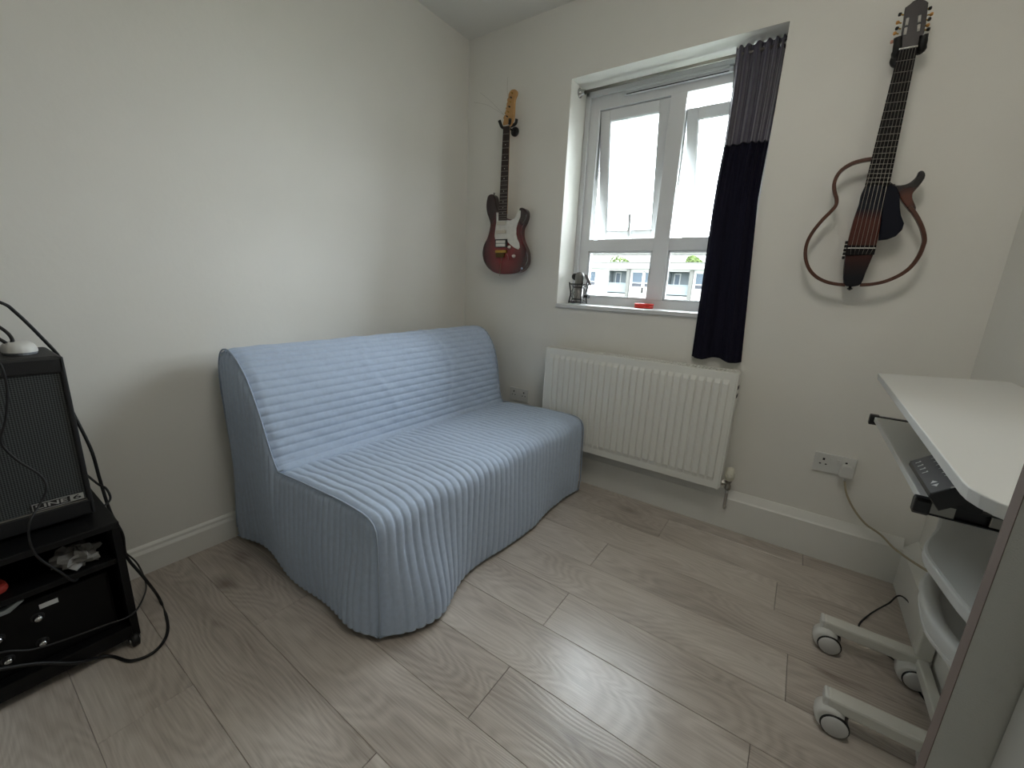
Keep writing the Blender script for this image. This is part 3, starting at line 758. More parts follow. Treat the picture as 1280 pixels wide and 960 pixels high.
    hd = obj('headstock', B().prism(hs, 1, yn+.004, yn+.022, .002), mat('dark_headstock', (36, 26, 27), .4, noise=.2, nscale=60), root)
    for q in ([(335, 165), (388, 160), (352, 360), (298, 362)], [(455, 140), (505, 135), (492, 320), (432, 330)]):
        s = [(H(x, y).x, H(x, y).z) for x, y in q]
        sl = obj('slot', B().prism(s, 1, yn+.0033, yn+.0038), M_blackp, hd)
        for t0, t1 in ((.10, .46), (.58, .95)):
            pts = [Vector((s[0][0], 0, s[0][1])).lerp(Vector((s[3][0], 0, s[3][1])), t) for t in (t0, t1)]; pr = [Vector((s[1][0], 0, s[1][1])).lerp(Vector((s[2][0], 0, s[2][1])), t) for t in (t0, t1)]
            c0 = (pts[0]+pr[0])/2; c1 = (pts[1]+pr[1])/2
            obj('roller', B().tube([(c0.x, yn+.004, c0.z), (c1.x, yn+.004, c1.z)], .0042, 10), mat('roller_white', (200, 196, 190), .4), sl)
    for pts, sx in (([(285, 140, 0), (262, 222, 1), (255, 280, 0), (232, 330, 1), (204, 415, 2)], -1), ([(578, 80, 0), (592, 140, 1), (570, 190, 0), (556, 250, 1), (560, 290, 0)], 1)):
        for x, y, k in pts:
            c = H(x, y, yn+.02); e = H(x-sx*34, y+4, yn+.014)
            mt = (M_blackp, mat('amber_button', (205, 150, 80), .35), mat('rose_button', (205, 150, 130), .35))[k]
            tb = obj('tuner_button', B().lathe([(.003, -.004), (.0055, -.001), (.0055, .004), (.003, .006)], (c.x, yn+.022, c.z), (sx, 0, 0), 10), mt, hd)
            obj('tuner_shaft', B().tube([(c.x, yn+.022, c.z), (e.x, yn+.018, e.z)], .0022, 6), M_gold, tb)
    # hanger
    dc = H(236, 590, YW-.01); cr = H(360, 520, yn+.03)
    h = thing('guitar_hanger', 'black padded wall hook gripping the silent guitar below its tuners', 'guitar hanger', (dc.x, YW-.02, dc.z-.04))
    obj('wall_plate', B().lathe([(.028, 0), (.028, .010), (.022, .016), (.006, .017)], (dc.x+.012, YW, dc.z), (0, -1, 0), 24), M_blackp, h)
    obj('arm', B().tube([(dc.x+.012, YW-.015, dc.z), (dc.x+.02, YW-.04, dc.z), (cr.x, yn+.034, cr.z)], .007, 10, sub=5), M_blackp, h)
    for q in ([(252, 500), (262, 370)], [(500, 455), (522, 345)]):
        A = H(*q[0], yn+.012); C = H(*q[1], yn+.002)
        obj('prong', B().tube([(cr.x, yn+.034, cr.z), (A.x, yn+.024, A.z-.01), tuple(A), tuple(C)], [.010, .012, .013, .013, .012], 12, sub=5), M_rubber, h)
silent()

# ------------------------------------------------------------------ things on the sill
def microphone():
    c = Vector((-1.142, 2.335, WZ0))
    root = thing('microphone', 'silver studio microphone in a black spider shock mount on the window sill', 'microphone', c)
    M_si = mat('satin_silver', (150, 146, 142), .4, .6); M_gr = mat('mic_mesh', (120, 118, 114), .5, .6, noise=.4, nscale=600)
    obj('mic_body', B().lathe([(.018, 0.012), (.0245, .016), (.0255, .03), (.0255, .112)], c, (0, 0, 1), 24), M_si, root)
    obj('mic_head', B().lathe([(.0255, .113), (.026, .118), (.026, .165), (.024, .178), (.017, .187), (0, .19)], c, (0, 0, 1), 24), M_gr, root)
    rings = []
    M_bk = M_blackp
    mount = B()
    for z, r in ((.03, .034), (.10, .034)): mount.tube([c+Vector((r*math.cos(t), r*math.sin(t), z)) for t in np.linspace(0, 2*math.pi, 24, endpoint=False)], .0035, 6, closed=True)
    obj('inner_cradle', mount, M_bk, root)
    out = B()
    for z in (.012, .118):
        out.tube([c+Vector((.058*math.cos(t), .058*math.sin(t), z)) for t in [math.pi/4+k*math.pi/2 for k in range(4)]], .003, 6, closed=True)
    for k in range(4):
        t = math.pi/4+k*math.pi/2; d = Vector((.058*math.cos(t), .058*math.sin(t), 0)); out.tube([c+d+Vector((0, 0, .006)), c+d*.82+Vector((0, 0, .06)), c+d*1.06+Vector((0, 0, .128))], .004, 6)
    obj('outer_cradle', out, M_bk, root)
    el = B()
    for k in range(8):
        t = k*math.pi/4; t2 = t+math.pi/8
        for z0_, z1_ in ((.03, .012), (.10, .118), (.03, .06), (.10, .06)):
            el.tube([c+Vector((.034*math.cos(t), .034*math.sin(t), z0_)), c+Vector((.05*math.cos(t2), .05*math.sin(t2), z1_))], .0014, 5)
    obj('elastic_cord', el, M_rubber, root)
    obj('mount_knob', B().lathe([(.008, 0), (.008, .02), (.012, .022), (.012, .034)], c+Vector((.05, -.02, .05)), (1, -.3, 0), 14), M_bk, root)
    pf = B().lathe([(.002, 0), (.034, .001), (.037, .006), (.034, .011), (.002, .012)], c+Vector((.048, .005, .142)), (.75, .45, .5), 24)
    obj('pop_filter', pf, mat('grey_foam', (112, 106, 104), .9, noise=.2, nscale=200), root)
    obj('pop_filter_arm', B().tube([c+Vector((.05, -.01, .10)), c+Vector((.052, -.002, .13)), c+Vector((.05, .005, .142))], .003, 6), M_bk, root)
    obj('foam_cap', B().lathe([(.004, 0), (.019, .004), (.020, .03), (.012, .04), (0, .042)], c+Vector((-.018, .012, .150)), (-.8, .1, .5), 18), M_rubber, root)
microphone()
rp = at(811, 385, 2, WZ0)
rx, ry = -.752, 2.39
rt = thing('red_tin', 'flat round red tin lying on the window sill', 'tin', (rx, ry, WZ0))
M_redp = mat('red_plastic', (226, 58, 46), .35)
obj('tin_base', B().lathe([(.048, .0003), (.052, .003), (.052, .013), (.049, .014)], (rx, ry, WZ0), (0, 0, 1), 28), M_redp, rt)
obj('lid', B().lathe([(.049, .0145), (.053, .016), (.053, .024), (.050, .027), (0, .028)], (rx, ry, WZ0), (0, 0, 1), 28), M_redp, rt)

# ------------------------------------------------------------------ rack trolley, amplifier and the things on them
RX1, RX0, RYE, RYS, RZT = -1.565, -1.90, .245, -.42, .435
rk = thing('rack_trolley', 'low black open-fronted trolley on castors under the amplifier', 'trolley', ((RX0+RX1)/2, (RYE+RYS)/2, 0))
M_rk = mat('black_ash_board', (10, 10, 11), .5, noise=.3, nscale=25, spec=.25)
obj('top_board', B().box(RX0, RX1, RYS, RYE, RZT-.02, RZT, .003), M_rk, rk)
for y in (RYS, RYE-.018): obj('side_panel', B().box(RX0, RX1-.004, y, y+.018, .032, RZT-.02), M_rk, rk)
obj('back_panel', B().box(RX0, RX0+.008, RYS+.018, RYE-.018, .032, RZT-.02), M_rk, rk)
obj('shelf', B().box(RX0+.008, RX1-.01, RYS+.018, RYE-.018, .298, .315, .002), M_rk, rk)
obj('bottom_board', B().box(RX0, RX1-.002, RYS+.018, RYE-.018, .032, .075, .002), M_rk, rk)
for x in (RX0+.04, RX1-.012):
    for y in (RYS+.04, RYE-.016):
        cs = obj('castor', B().lathe([(.012, 0), (.012, -.012)], (x, y, .040), (0, 0, 1), 12).box(x-.006, x+.010, y-.0145, y+.0145, .018, .034, .003), M_blackp, rk)
        obj('wheel', B().lathe([(.016, -.010), (.021, -.008), (.021, .008), (.016, .010)], (x+.008, y, .0212), (0, 1, 0), 18), M_rubber, cs)
        obj('wheel_hub', B().lathe([(.010, 0), (.010, .002), (.006, .003)], (x+.008, y+.010, .0212), (0, 1, 0), 14).lathe([(.010, 0), (.010, .002), (.006, .003)], (x+.008, y-.010, .0212), (0, -1, 0), 14), M_chrome, cs)

AX1, AX0, AYE, AYS, AZ0, AZ1 = -1.65, -1.885, .214, -.30, .447, .925
amp = thing('guitar_amplifier', 'black guitar combo amplifier with woven grille standing on the trolley', 'amplifier', ((AX0+AX1)/2, (AYE+AYS)/2, RZT))
obj('cabinet', B().box(AX0, AX1-.014, AYS, AYE, AZ0, AZ1, .008), M_black, amp)
fr = B().box(AX1-.016, AX1, AYS, AYE, AZ1-.045, AZ1, .006).box(AX1-.016, AX1, AYS, AYE, AZ0, AZ0+.05, .006).box(AX1-.016, AX1, AYE-.012, AYE, AZ0, AZ1, .004).box(AX1-.016, AX1, AYS, AYS+.012, AZ0, AZ1, .004)
obj('front_frame', fr, M_black, amp)
def grille_mat():
    m = bpy.data.materials.new('woven_grille_cloth'); m.use_nodes = True; nt = m.node_tree; b = nt.nodes['Principled BSDF']; L = nt.links.new
    tc = nt.nodes.new('ShaderNodeTexCoord'); mp = nt.nodes.new('ShaderNodeMapping'); mp.inputs['Rotation'].default_value = (math.radians(45), 0, 0); mp.inputs['Scale'].default_value = (1, 1, 1)
    L(tc.outputs['Object'], mp.inputs[0]); ch = nt.nodes.new('ShaderNodeTexChecker'); ch.inputs['Scale'].default_value = 260
    ch.inputs[1].default_value = (*srgb((20, 22, 24)), 1); ch.inputs[2].default_value = (*srgb((72, 76, 76)), 1)
    L(mp.outputs[0], ch.inputs['Vector']); L(ch.outputs[0], b.inputs['Base Color']); b.inputs['Roughness'].default_value = .7
    bp = nt.nodes.new('ShaderNodeBump'); bp.inputs['Strength'].default_value = .6; bp.inputs['Distance'].default_value = .002; L(ch.outputs['Fac'], bp.inputs['Height']); L(bp.outputs[0], b.inputs['Normal'])
    return m
gr = obj('grille_cloth', B().box(AX1-.013, AX1-.006, AYS+.01, AYE-.010, AZ0+.045, AZ1-.04), grille_mat(), amp)
obj('grille_trim', B().box(AX1-.004, AX1+.0006, AYS+.012, AYE-.012, AZ0+.049, AZ0+.052), M_steel, amp)
# badge
lx = AX1-.004; ly0, ly1, lz0, lz1 = .096, .197, .5005, .5215
bd = obj('badge', B().box(lx-.002, lx, ly0, ly1, lz0, lz1, .0008), M_blackp, amp)
M_sil = mat('badge_silver', (168, 168, 164), .35, .3)
w = .0016
obj('badge_border', B().box(lx, lx+.0006, ly0, ly1, lz0, lz0+w).box(lx, lx+.0006, ly0, ly1, lz1-w, lz1).box(lx, lx+.0006, ly0, ly0+w, lz0, lz1).box(lx, lx+.0006, ly1-.028, ly1, lz0, lz1), M_sil, bd)
tb = B(); textmesh(tb, 'LINE', (lx+.0008, (ly0+ly1-.028)/2, (lz0+lz1)/2), (0, 1, 0), (0, 0, 1), .0165, sx=1.9); obj('lettering', tb, M_sil, bd)
tb = B(); textmesh(tb, '6', (lx+.0010, ly1-.014, (lz0+lz1)/2), (0, 1, 0), (0, 0, 1), .0165, sx=2.2); obj('lettering', tb, M_blackp, bd)
for y in (AYS+.04, AYE-.04):
    for x in (AX0+.04, AX1-.04): obj('rubber_foot', B().lathe([(.014, 0), (.016, .006), (.016, .0135)], (x, y, RZT), (0, 0, 1), 14), M_rubber, amp)

# computer mouse on the amplifier
mx, my, mz = -1.772, .150, AZ1
ms = thing('computer_mouse', 'white computer mouse lying on top of the amplifier', 'mouse', (mx, my, mz))
def blob(cx, cy, z0, a, bb, h, zoff=0):
    rows = []
    for i in range(9):
        t = i/8; r = math.cos(t*math.pi/2)**.45; z = z0+zoff+h*math.sin(t*math.pi/2)
        rows.append([(cx+a*r*math.copysign(abs(math.cos(k))**.8, math.cos(k)), cy+bb*r*math.copysign(abs(math.sin(k))**.8, math.sin(k)), z) for k in np.linspace(0, 2*math.pi, 33)])
    return B().grid(rows)
obj('shell', blob(mx, my, mz, .052, .034, .026, .007), M_whitep, ms)
obj('mouse_base', B().add(*(lambda q: (q.v, q.f))(B().prism([(mx+.050*math.cos(k), my+.033*math.sin(k)) for k in np.linspace(0, 2*math.pi, 28, endpoint=False)], 2, mz, mz+.008, .001))), mat('grey_plastic', (120, 124, 130), .4), ms)

# dark device at the picture's edge on the amplifier
dv = thing('desk_speaker', 'small dark box standing at the back of the amplifier top', 'speaker', (-1.80, .045, AZ1))
obj('housing', B().box(-1.86, -1.755, -.01, .098, AZ1, AZ1+.062, .006), mat('dark_aubergine_plastic', (52, 44, 52), .45), dv)
obj('front_face', B().box(-1.756, -1.752, -.004, .092, AZ1+.006, AZ1+.056, .002), M_blackp, dv)
obj('post', B().tube([(-1.80, .085, AZ1+.06), (-1.80, .088, AZ1+.13)], .008, 10), M_blackp, dv)

# cables
def cable(pts, r, label, sub=8):
    return single('cable', B().tube(pts, r, 8, sub=sub), M_rubber, label, 'cable')
def pa(px, py, x): return tuple(at(px, py, 0, x))
def pf_(px, py, z=.006): return tuple(at(px, py, 2, z))
cable([(-1.80, -.27, .931), (-1.82, -.25, .96), (-1.83, -.16, 1.06), (-1.84, -.03, 1.10), (-1.845, .07, 1.09), pa(0, 378, -1.85), pa(20, 391, -1.86), pa(50, 420, -1.87), pa(75, 448, -1.885), (-1.905, .228, .85), (-1.905, .236, .74), pa(113, 560, -1.88), pa(125, 600, -1.87), pa(138, 640, -1.85), pa(153, 668, -1.84), pa(158, 695, -1.84), pa(180, 722, -1.70), pf_(200, 750), pf_(210, 785), pf_(196, 812), pf_(165, 826), pf_(135, 820), (-1.555, .10, .05), (-1.552, .03, .11), (-1.552, -.06, .16)], .0046, 'thick black cable running down behind the amplifier and looping on the floor')
cable([(-1.75, .02, .930), (-1.70, .03, .932), (-1.645, .05, .936), (-1.615, .08, .925), pa(0, 455, -1.60), pa(9, 488, -1.60), pa(7, 525, -1.60), pa(1, 552, -1.60), pa(20, 574, -1.60), pa(50, 594, -1.60), pa(58, 610, -1.59), pa(50, 630, -1.58), pa(38, 650, -1.555), pa(36, 670, -1.548), pa(46, 695, -1.548), pa(75, 715, -1.548), pa(95, 726, -1.57), (-1.62, .16, .325)], .0028, 'thin dark cable dangling across the amplifier grille and badge')
cable([(-1.80, .087, 1.040), (-1.79, .095, 1.03), pa(4, 412, -1.78), pa(15, 424, -1.77), pa(12, 431, -1.77), pa(3, 426, -1.77), (-1.785, .102, .985), (-1.795, .090, .99)], .0042, 'short loop of black cable above the computer mouse')
cable([(-1.875, .205, .56), pa(121, 604, -1.84), pa(132, 610, -1.80), pa(138, 622, -1.78), pa(133, 630, -1.76), pa(124, 633, -1.74), (-1.80, .222, .444)], .0032, 'small black cable loop at the amplifier base corner')
cable([pa(156, 690, -1.86), pa(172, 705, -1.78), pf_(182, 728, .02), pa(180, 745, -1.62), pa(165, 768, -1.552), pa(130, 782, -1.55), pa(80, 800, -1.55), pa(40, 812, -1.55), pa(0, 816, -1.55), (-1.55, -.10, .20)], .0026, 'thin black lead sagging across the front of the trolley')

# things in the trolley
def crumple(c, a, bb, h, seed):
    random.seed(seed); rows = []
    for i in range(13):
        t = math.pi*i/12; r = []
        for k in range(25):
            ph = 2*math.pi*k/24; q = 1+.22*math.sin(5*ph+3*t)+.16*math.sin(9*ph-4*t+1)+.1*math.sin(13*t+3*ph)
            r.append((c[0]+a*math.sin(t)*math.cos(ph)*q, c[1]+bb*math.sin(t)*math.sin(ph)*q, max(c[2], c[2]+h*.5-h*.5*math.cos(t)*q)))
        rows.append(r)
    return B().grid(rows, False)
single('plastic_bag', crumple((-1.63, .155, .316), .05, .045, .052, 3), mat('translucent_bag', (120, 118, 114), .5), 'crumpled pale plastic bag on the trolley shelf', 'bag')
single('red_pouch', B().prism(cm2([(-1.69, -.06), (-1.63, -.045), (-1.605, -.005), (-1.625, .022), (-1.69, .0)], 3, True), 2, .3155, .338, .008), mat('red_fabric', (150, 40, 26), .7), 'red fabric pouch on the trolley shelf', 'pouch')
dev = thing('effects_unit', 'black electronic unit with chrome knobs inside the trolley', 'effects unit', (-1.70, -.08, .075))
obj('case', B().box(-1.86, -1.600, -.36, .205, .0755, .270, .006), mat('black_case', (6, 6, 7), .5, spec=.2), dev)
for y, z in ((.055, .215), (.052, .135), (-.012, .128), (-.018, .20)):
    k = obj('knob', B().lathe([(.010, 0), (.010, .008), (.008, .012), (.0075, .016), (0, .0165)], (-1.600, y, z), (1, 0, 0), 18), M_chrome, dev)
    obj('knob_skirt', B().lathe([(.0135, 0), (.0135, .002)], (-1.600, y, z), (1, 0, 0), 18), M_blackp, k)
obj('label_plate', B().box(-1.601, -1.5995, .062, .098, .236, .250), mat('label_white', (190, 190, 188), .5), dev)
single('metal_bracket', B().prism([(-.06, .272), (.012, .272), (.040, .292), (.030, .297), (.006, .284), (-.06, .284)], 0, -1.60, -1.578, .002), mat('grey_metal', (140, 146, 148), .4, .5), 'bare grey metal bracket under the trolley shelf', 'bracket')

# ------------------------------------------------------------------ mobile desk
DZ = .940
dk = thing('computer_desk', 'white mobile computer desk with slide-out tray on castors', 'desk', (.40, 1.40, 0))
def rrect(x0, x1, y0, y1, r):
    """rounded rectangle outline; r = radii for (x0,y0),(x1,y0),(x1,y1),(x0,y1)"""
    out = []
    for (cx, cy, a0), rr in zip(((x0, y0, 180), (x1, y0, 270), (x1, y1, 0), (x0, y1, 90)), r):
        ox = cx+rr if cx == x0 else cx-rr; oy = cy+rr if cy == y0 else cy-rr
        for k in range(9): th = math.radians(a0+90*k/8); out.append((ox+rr*math.cos(th), oy+rr*math.sin(th)))
    return out
TM = Matrix.Translation((.235, 1.80, DZ)) @ Matrix.Rotation(math.radians(-1.2), 4, 'Z') @ Matrix.Rotation(math.radians(-4.0), 4, 'Y')
obj('desktop', B().prism(rrect(0, .292, -1.135, 0, (.11, .02, .01, .004)), 2, -.020, 0, .002, TM), M_desk, dk)
TZ = .782
obj('keyboard_tray', B().box(.262, .50, 1.132, 1.845, TZ-.016, TZ, .002), M_desk, dk)
for y in (1.122, 1.868):
    rb = B().box(.262, .53, y-.009, y+.009, TZ-.003, TZ+.0, .001).box(.262, .53, y-.009, y+.009, TZ-.029, TZ-.026, .001).box(.262, .53, y+.004, y+.008, TZ-.029, TZ)
    r_ = obj('tray_rail', rb, M_blackp, dk)
    obj('rail_plate', B().box(.277, .312, y-.007, y-.003, TZ-.025, TZ-.003).box(.36, .47, y-.007, y-.003, TZ-.025, TZ+.012, .002), M_steel, r_)
    obj('end_cap', B().prism([(y-.012, TZ-.026), (y-.006, TZ-.032), (y+.010, TZ-.030), (y+.011, TZ-.002), (y+.006, TZ+.004), (y-.008, TZ+.003), (y-.012, TZ-.003)], 0, .251, .277, .003), M_blackp, r_)
    obj('hanger_plate', B().box(.40, .47, y-.010, y-.008, TZ-.03, DZ-.005).box(.40, .47, y-.010, y+.02, DZ-.01, DZ-.005), M_dmetal, dk)
# curved lower shelves
def ring(px_list, z): return [tuple(at(x, y, 2, z))[:2] for x, y in px_list]
sh = cm2([(.50, 1.56), (.425, 1.55), (.395, 1.50), (.368, 1.40), (.335, 1.31), (.318, 1.235), (.326, 1.15), (.345, 1.03), (.38, .965), (.44, .94), (.50, .94)], 4)
obj('shelf', B().prism(sh, 2, .592, .620, .006), M_desk, dk)
s2 = cm2([(.50, 1.50), (.42, 1.46), (.385, 1.40), (.352, 1.32), (.340, 1.24), (.338, 1.15), (.366, 1.06), (.41, 1.01), (.50, 1.0)], 4)
lw = B(); lw.prism(s2, 2, .462, .472, .003)
rows = []
for z, o in ((.462, 0.004), (.50, -.004), (.508, .004), (.508, .020), (.50, .030), (.472, .036)): rows.append([(x+o*(1 if x < .49 else 0), y+(o*.6 if y < 1.1 else -o*.6 if y > 1.42 else 0), z) for x, y in s2])
lw.grid(rows)
bs = obj('basket', lw, M_desk, dk)
obj('basket_wire', B().tube([(.47, 1.32, .478), (.43, 1.29, .485), (.41, 1.24, .50), (.41, 1.18, .50), (.44, 1.12, .485), (.48, 1.10, .478)], .005, 8, sub=6), M_whitep, bs)
for i, y in enumerate((1.295, 1.632)):
    fz = (.052, .102)
    ft = obj('foot', B().box(.236, .505, y-.024, y+.024, fz[0]+.012, fz[1], .007), M_dmetal, dk)
    obj('foot_end', B().box(.228, .240, y-.023, y+.023, fz[0]+.013, fz[1]-.001, .005), M_whitep, ft)
    for x in (.262, .478):
        yy = y-.012 if i == 0 else y-.02
        cs = obj('castor', B().lathe([(.028, -.025), (.034, -.022), (.036, .0), (.034, .022), (.028, .025)], (x-.014, yy, .0415), (0, 1, 0), 24).tube([(x, yy, .05), (x, y, fz[0]+.02)], .011, 10), M_whitep, dk)
        for s in (-1, 1): obj('wheel', B().lathe([(.0300, .002), (.0300, .014), (.025, .018), (0, .020)], (x-.002, yy+s*.016, .0335), (0, s, 0), 24), mat('white_wheel', (206, 206, 204), .4), cs)
        obj('wheel_band', B().lathe([(.0300, -.0285), (.0335, -.0265), (.0335, -.0215), (.031, -.0195), (.031, .0195), (.0335, .0215), (.0335, .0265), (.0300, .0285)], (x-.002, yy, .0337), (0, 1, 0), 28), M_blackp, cs)
for y in (1.295, 1.632):
    obj('post', B().box(.465, .503, y-.02, y+.02, .10, DZ-.002 if y < 1.4 else DZ-.004, .004), M_dmetal, dk)
obj('crossbar', B().box(.470, .498, 1.30, 1.63, .064, .098, .004), M_dmetal, dk)

# black controller on the tray
bc = thing('control_box', 'black box with white markings propped on the desk tray', 'controller', (.292, 1.155, TZ+.001))
Mb = Matrix.Translation(bc.location) @ Matrix.Rotation(math.radians(-38), 4, 'Y')      # its marked face leans towards the room
CW, CL, CT = .088, .20, .036
Mb = Mb @ Matrix.Translation((-.012, -CL/2+.01, .010))
obj('case', B().prism([(0, 0), (CW, 0), (CW, CT-.004), (CW-.004, CT), (.006, CT), (0, CT-.006)], 1, 0, CL, .003, Mb), M_blackp, bc)
obj('stand', B().prism([(.296, TZ+.0005), (.345, TZ+.0005), (.345, TZ+.040), (.338, TZ+.040)], 1, 1.11, 1.21, .001), M_blackp, bc)
mk = B(); zt = CT+.0004
for i in range(4):
    y = CL-.026-.022*i
    mk.box(.012, .021, y-.0016, y+.0016, zt-.0003, zt+.0002, 0, Mb).box(.020, .0225, y-.0016, y+.005, zt-.0003, zt+.0002, 0, Mb).box(.040, .062, y-.0006, y+.0006, zt-.0003, zt+.0002, 0, Mb)
for s_, y in ((1, .050), (-1, .030)):
    mk.add([Mb @ Vector((.014, y-.006*s_, zt)), Mb @ Vector((.026, y-.006*s_, zt)), Mb @ Vector((.020, y+.006*s_, zt))], [(0, 1, 2)])
for y in (.082, .064): mk.box(.040, .062, y-.0006, y+.0006, zt-.0003, zt+.0002, 0, Mb)
obj('printed_mark', mk, mat('print_white', (215, 215, 212), .5), bc)
obj('end_trim', B().box(.036, CW-.004, .001, .0035, CT-.002, CT+.0008, 0, Mb), M_chrome, bc)
# cables around the desk
cable([(.53, 1.80, .10), (.50, 2.02, .06), (.46, 1.985, .03), (.40, 1.90, .008), (.36, 1.80, .006), (.38, 1.73, .006), (.43, 1.70, .006), (.46, 1.66, .006), (.50, 1.55, .006)], .0028, 'thin black cable lying on the floor under the desk')
cable([(.34, 1.06, TZ+.03), (.37, 1.03, TZ+.02), (.42, 1.01, TZ-.02), (.47, 1.05, TZ-.05), (.52, 1.15, TZ-.09)], .006, 'black cable bundle hanging behind the control box at the tray end')

# ------------------------------------------------------------------ cabinet beside the camera
CY, CX0 = .62, .2085
cb = thing('wardrobe', 'pale grey wardrobe with brown-edged side panel', 'wardrobe', (.38, .05, 0))
M_mel = mat('pale_melamine', (196, 196, 190), .6, bump=.35, bscale=600)
M_edge = mat('brown_edging', (112, 98, 90), .7)
sp_ = obj('side_panel', B().box(CX0+.0008, XR-.048, CY-.0205, CY, .002, 2.05), M_mel, cb)
obj('edge_strip', B().box(CX0, CX0+.0009, CY-.0205, CY, .002, 2.05), M_edge, sp_)
sp2 = obj('side_panel', B().box(CX0+.0008, XR-.048, -.52, -.50, .002, 2.05), M_mel, cb)
obj('edge_strip', B().box(CX0, CX0+.0009, -.52, -.50, .002, 2.05), M_edge, sp2)
obj('top_board', B().box(CX0+.0008, XR-.048, -.50, CY-.0205, 2.03, 2.05), M_mel, cb)
obj('plinth', B().box(CX0+.05, XR-.048, -.50, CY-.0205, .002, .06), M_mel, cb)
obj('back_board', B().box(XR-.054, XR-.048, -.50, CY-.0205, .06, 2.03), M_mel, cb)
for y0, y1 in ((-.498, .048), (.052, CY-.0225)):
    d_ = obj('door', B().box(CX0+.044, CX0+.062, y0, y1, .064, 2.027, .0015), mat('white_door', (208, 208, 204), .5), cb)
    hy = .02 if y0 < 0 else .08
    obj('handle', B().tube([(CX0+.044, hy, 1.30), (CX0+.028, hy, 1.31), (CX0+.028, hy, 1.43), (CX0+.044, hy, 1.44)], .005, 8), M_steel, d_)

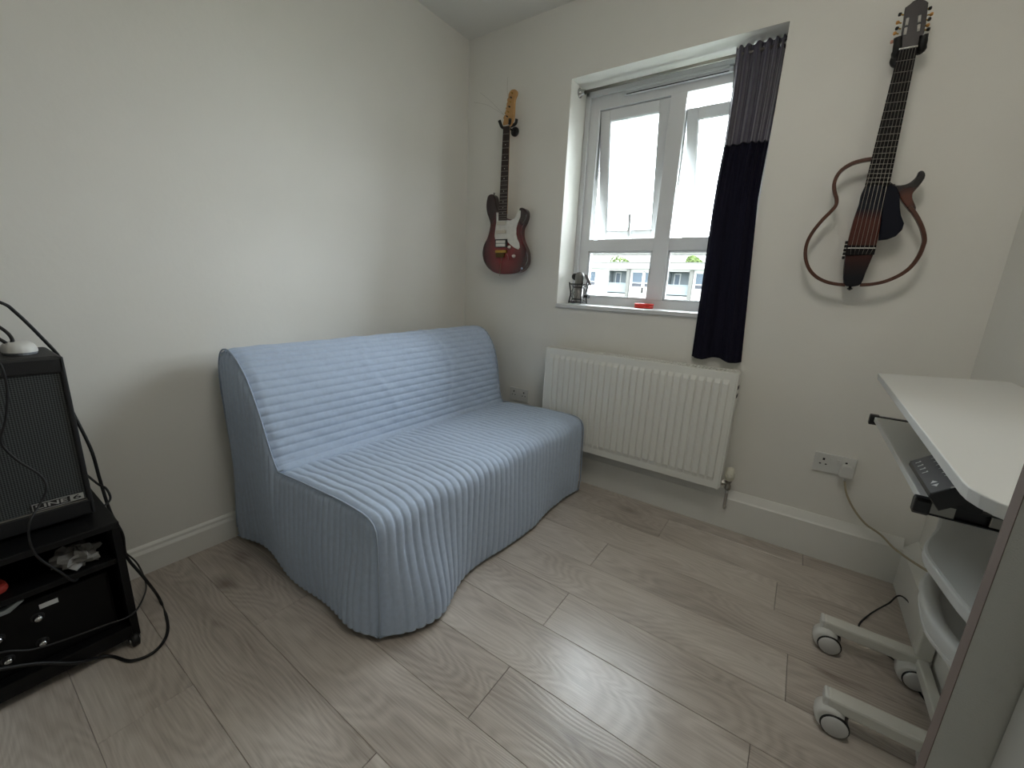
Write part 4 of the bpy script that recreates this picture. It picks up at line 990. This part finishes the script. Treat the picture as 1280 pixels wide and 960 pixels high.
# ------------------------------------------------------------------ outside
M_render = mat('pale_render', (134, 133, 130), .9, noise=.03, nscale=.5)
struct('ground', B().box(-120, 110, -80, 160, -7.4, -7.0), mat('tarmac_and_grass', (96, 104, 88), .95, noise=.3, nscale=.4))
def flats():
    Y = 40.0
    root = thing('apartment_building', 'long white flat-roofed apartment block with balconies seen through the window', 'building', (-14, Y, -7))
    M_dark = mat('balcony_back', (80, 85, 87), .9, spec=.1); M_pil = mat('grey_pillar', (74, 73, 70), .9, spec=.1); M_gl = mat('far_glass', (52, 60, 68), .3, spec=.1); M_pan = mat('grey_spandrel', (52, 52, 56), .9, spec=.1)
    M_rail = mat('balcony_glass', (86, 92, 94), .6, spec=.1); M_frm = mat('far_frame', (132, 132, 130), .8, spec=.1)
    x0, n, P = -16.45-5.72*3, 9, 5.72; x1 = x0+P*n; zs = [.95-2.85*k for k in range(3)]
    wl = B()
    prev = -7.0
    for k in reversed(range(3)):
        z0 = zs[k]; z1 = z0+2.05
        wl.box(x0-2, x1+2, Y, Y+.3, prev, z0)
        for i in range(n):
            a = x0+P*i
            wl.box(a+1.92, a+2.36, Y, Y+.3, z0, z1).box(a+3.42, a+3.58, Y, Y+.3, z0+.55, z1).box(a+4.35, a+P, Y, Y+.3, z0, z1)
            wl.box(a+2.36, a+4.35, Y, Y+.3, z0, z0+.55).box(a+2.36, a+4.35, Y, Y+.3, z0+1.98, z1).box(a+3.42, a+3.58, Y, Y+.3, z0, z0+.55)
        prev = z1
    wl.box(x0-2, x1+2, Y, Y+.3, prev, 3.2); wl.box(x0-2, x0, Y, Y+.3, -7, 3.2); wl.box(x1, x1+2, Y, Y+.3, -7, 3.2)
    wl.box(x0-2, x1+2, Y+.3, Y+9, -7, -6.8)
    obj('facade_wall', wl, M_render, root)
    obj('roof', B().box(x0-2.4, x1+2.4, Y-.45, Y+9, 3.2, 3.75), M_render, root)
    obj('roof_edge', B().box(x0-2.45, x1+2.45, Y-.5, Y-.4, 3.68, 3.80), M_pil, root)
    obj('rear_wall', B().box(x0-2, x1+2, Y+8.7, Y+9, -7, 3.2), M_render, root)
    for k, z0 in enumerate(zs):
        for i in range(n):
            a = x0+P*i
            rc = obj('balcony', B().box(a, a+1.92, Y+1.3, Y+1.4, z0, z0+2.05).box(a-.05, a, Y+.3, Y+1.4, z0, z0+2.05).box(a+1.92, a+1.97, Y+.3, Y+1.4, z0, z0+2.05).box(a, a+1.92, Y, Y+1.4, z0-.1, z0), M_dark, root)
            obj('balcony_rail', B().box(a, a+1.92, Y+.02, Y+.05, z0, z0+.84).box(a, a+1.92, Y, Y+.08, z0+.84, z0+.92), M_rail, rc)
            obj('balcony_door', B().box(a+.25, a+.85, Y+1.24, Y+1.3, z0, z0+1.95), M_frm, rc)
            obj('pane', B().box(a+.35, a+.75, Y+1.22, Y+1.24, z0+.1, z0+1.85), M_gl, rc)
            obj('pillar', B().box(a+1.92, a+2.22, Y-.25, Y, z0-.45, z0+2.18), M_pil, root)
            for w0, w1 in ((2.36, 3.42), (3.58, 4.35)):
                f = B(); t = .07
                f.box(a+w0, a+w0+t, Y+.08, Y+.16, z0+.55, z0+1.98).box(a+w1-t, a+w1, Y+.08, Y+.16, z0+.55, z0+1.98).box(a+w0, a+w1, Y+.08, Y+.16, z0+.55, z0+.55+t).box(a+w0, a+w1, Y+.08, Y+.16, z0+1.98-t, z0+1.98).box(a+w0, a+w1, Y+.08, Y+.16, z0+.92, z0+1.0)
                fo = obj('window', f, M_frm, root)
                obj('pane', B().box(a+w0+t, a+w1-t, Y+.11, Y+.13, z0+1.0, z0+1.98-t), M_gl, fo)
                obj('spandrel_panel', B().box(a+w0+t, a+w1-t, Y+.10, Y+.14, z0+.55+t, z0+.92), M_pan, fo)
flats()
def rear_block():
    Y = 66
    root = thing('apartment_building', 'pale plain block standing behind the white flats and the trees', 'building', (-20, Y, -7))
    obj('wall', B().box(-62, 25, Y, Y+8, -7, 6.6), M_render, root)
    obj('roof_edge', B().box(-62.2, 25.2, Y-.2, Y+8, 6.6, 6.9), mat('grey_pillar', (150, 148, 142)), root)
    for i in range(14):
        x = -58+6*i
        f = obj('window', B().box(x, x+1.6, Y-.06, Y, 4.2, 5.6), mat('far_frame', (226, 226, 224)), root)
        obj('pane', B().box(x+.1, x+1.5, Y-.09, Y-.06, 4.3, 5.5), mat('far_glass2', (66, 70, 72), .5, spec=.1), f)
rear_block()
def tree(x, y, top, r, label, seed):
    rng = random.Random(seed)
    root = thing('tree', label, 'tree', (x, y, -7))
    obj('trunk', B().tube([(x, y, -7), (x+.1, y, -2), (x, y+.1, top-1.2*r)], [.25, .2, .12], 8), mat('bark', (92, 80, 66), .9), root)
    b = B()
    for _ in range(3600):
        while True:
            p = Vector((rng.uniform(-1, 1), rng.uniform(-1, 1), rng.uniform(-1, 1)))
            if p.length < 1: break
        p *= (.75+.25*math.sin(4*p.x+3*p.z+seed)); q = Vector((x+p.x*r*1.5, y+p.y*r, top-r+p.z*r)); s = rng.uniform(.10, .22)
        u = Vector((rng.gauss(0, 1), rng.gauss(0, 1), rng.gauss(0, 1))).normalized(); w_ = u.orthogonal().normalized()
        b.add([q-u*s, q+w_*s*.5, q+u*s, q-w_*s*.5], [(0, 1, 2, 3)])
    obj('foliage', b, mat('leaf_green', (66, 78, 42), .8, noise=.3, nscale=2, spec=.1), root)
tree(-20.8, 57, 6.1, 2.7, 'green tree crown rising behind the flat roof, beside the mullion', 1)
tree(-12.6, 57, 5.8, 1.5, 'small slim tree behind the flat roof near the curtain', 5)
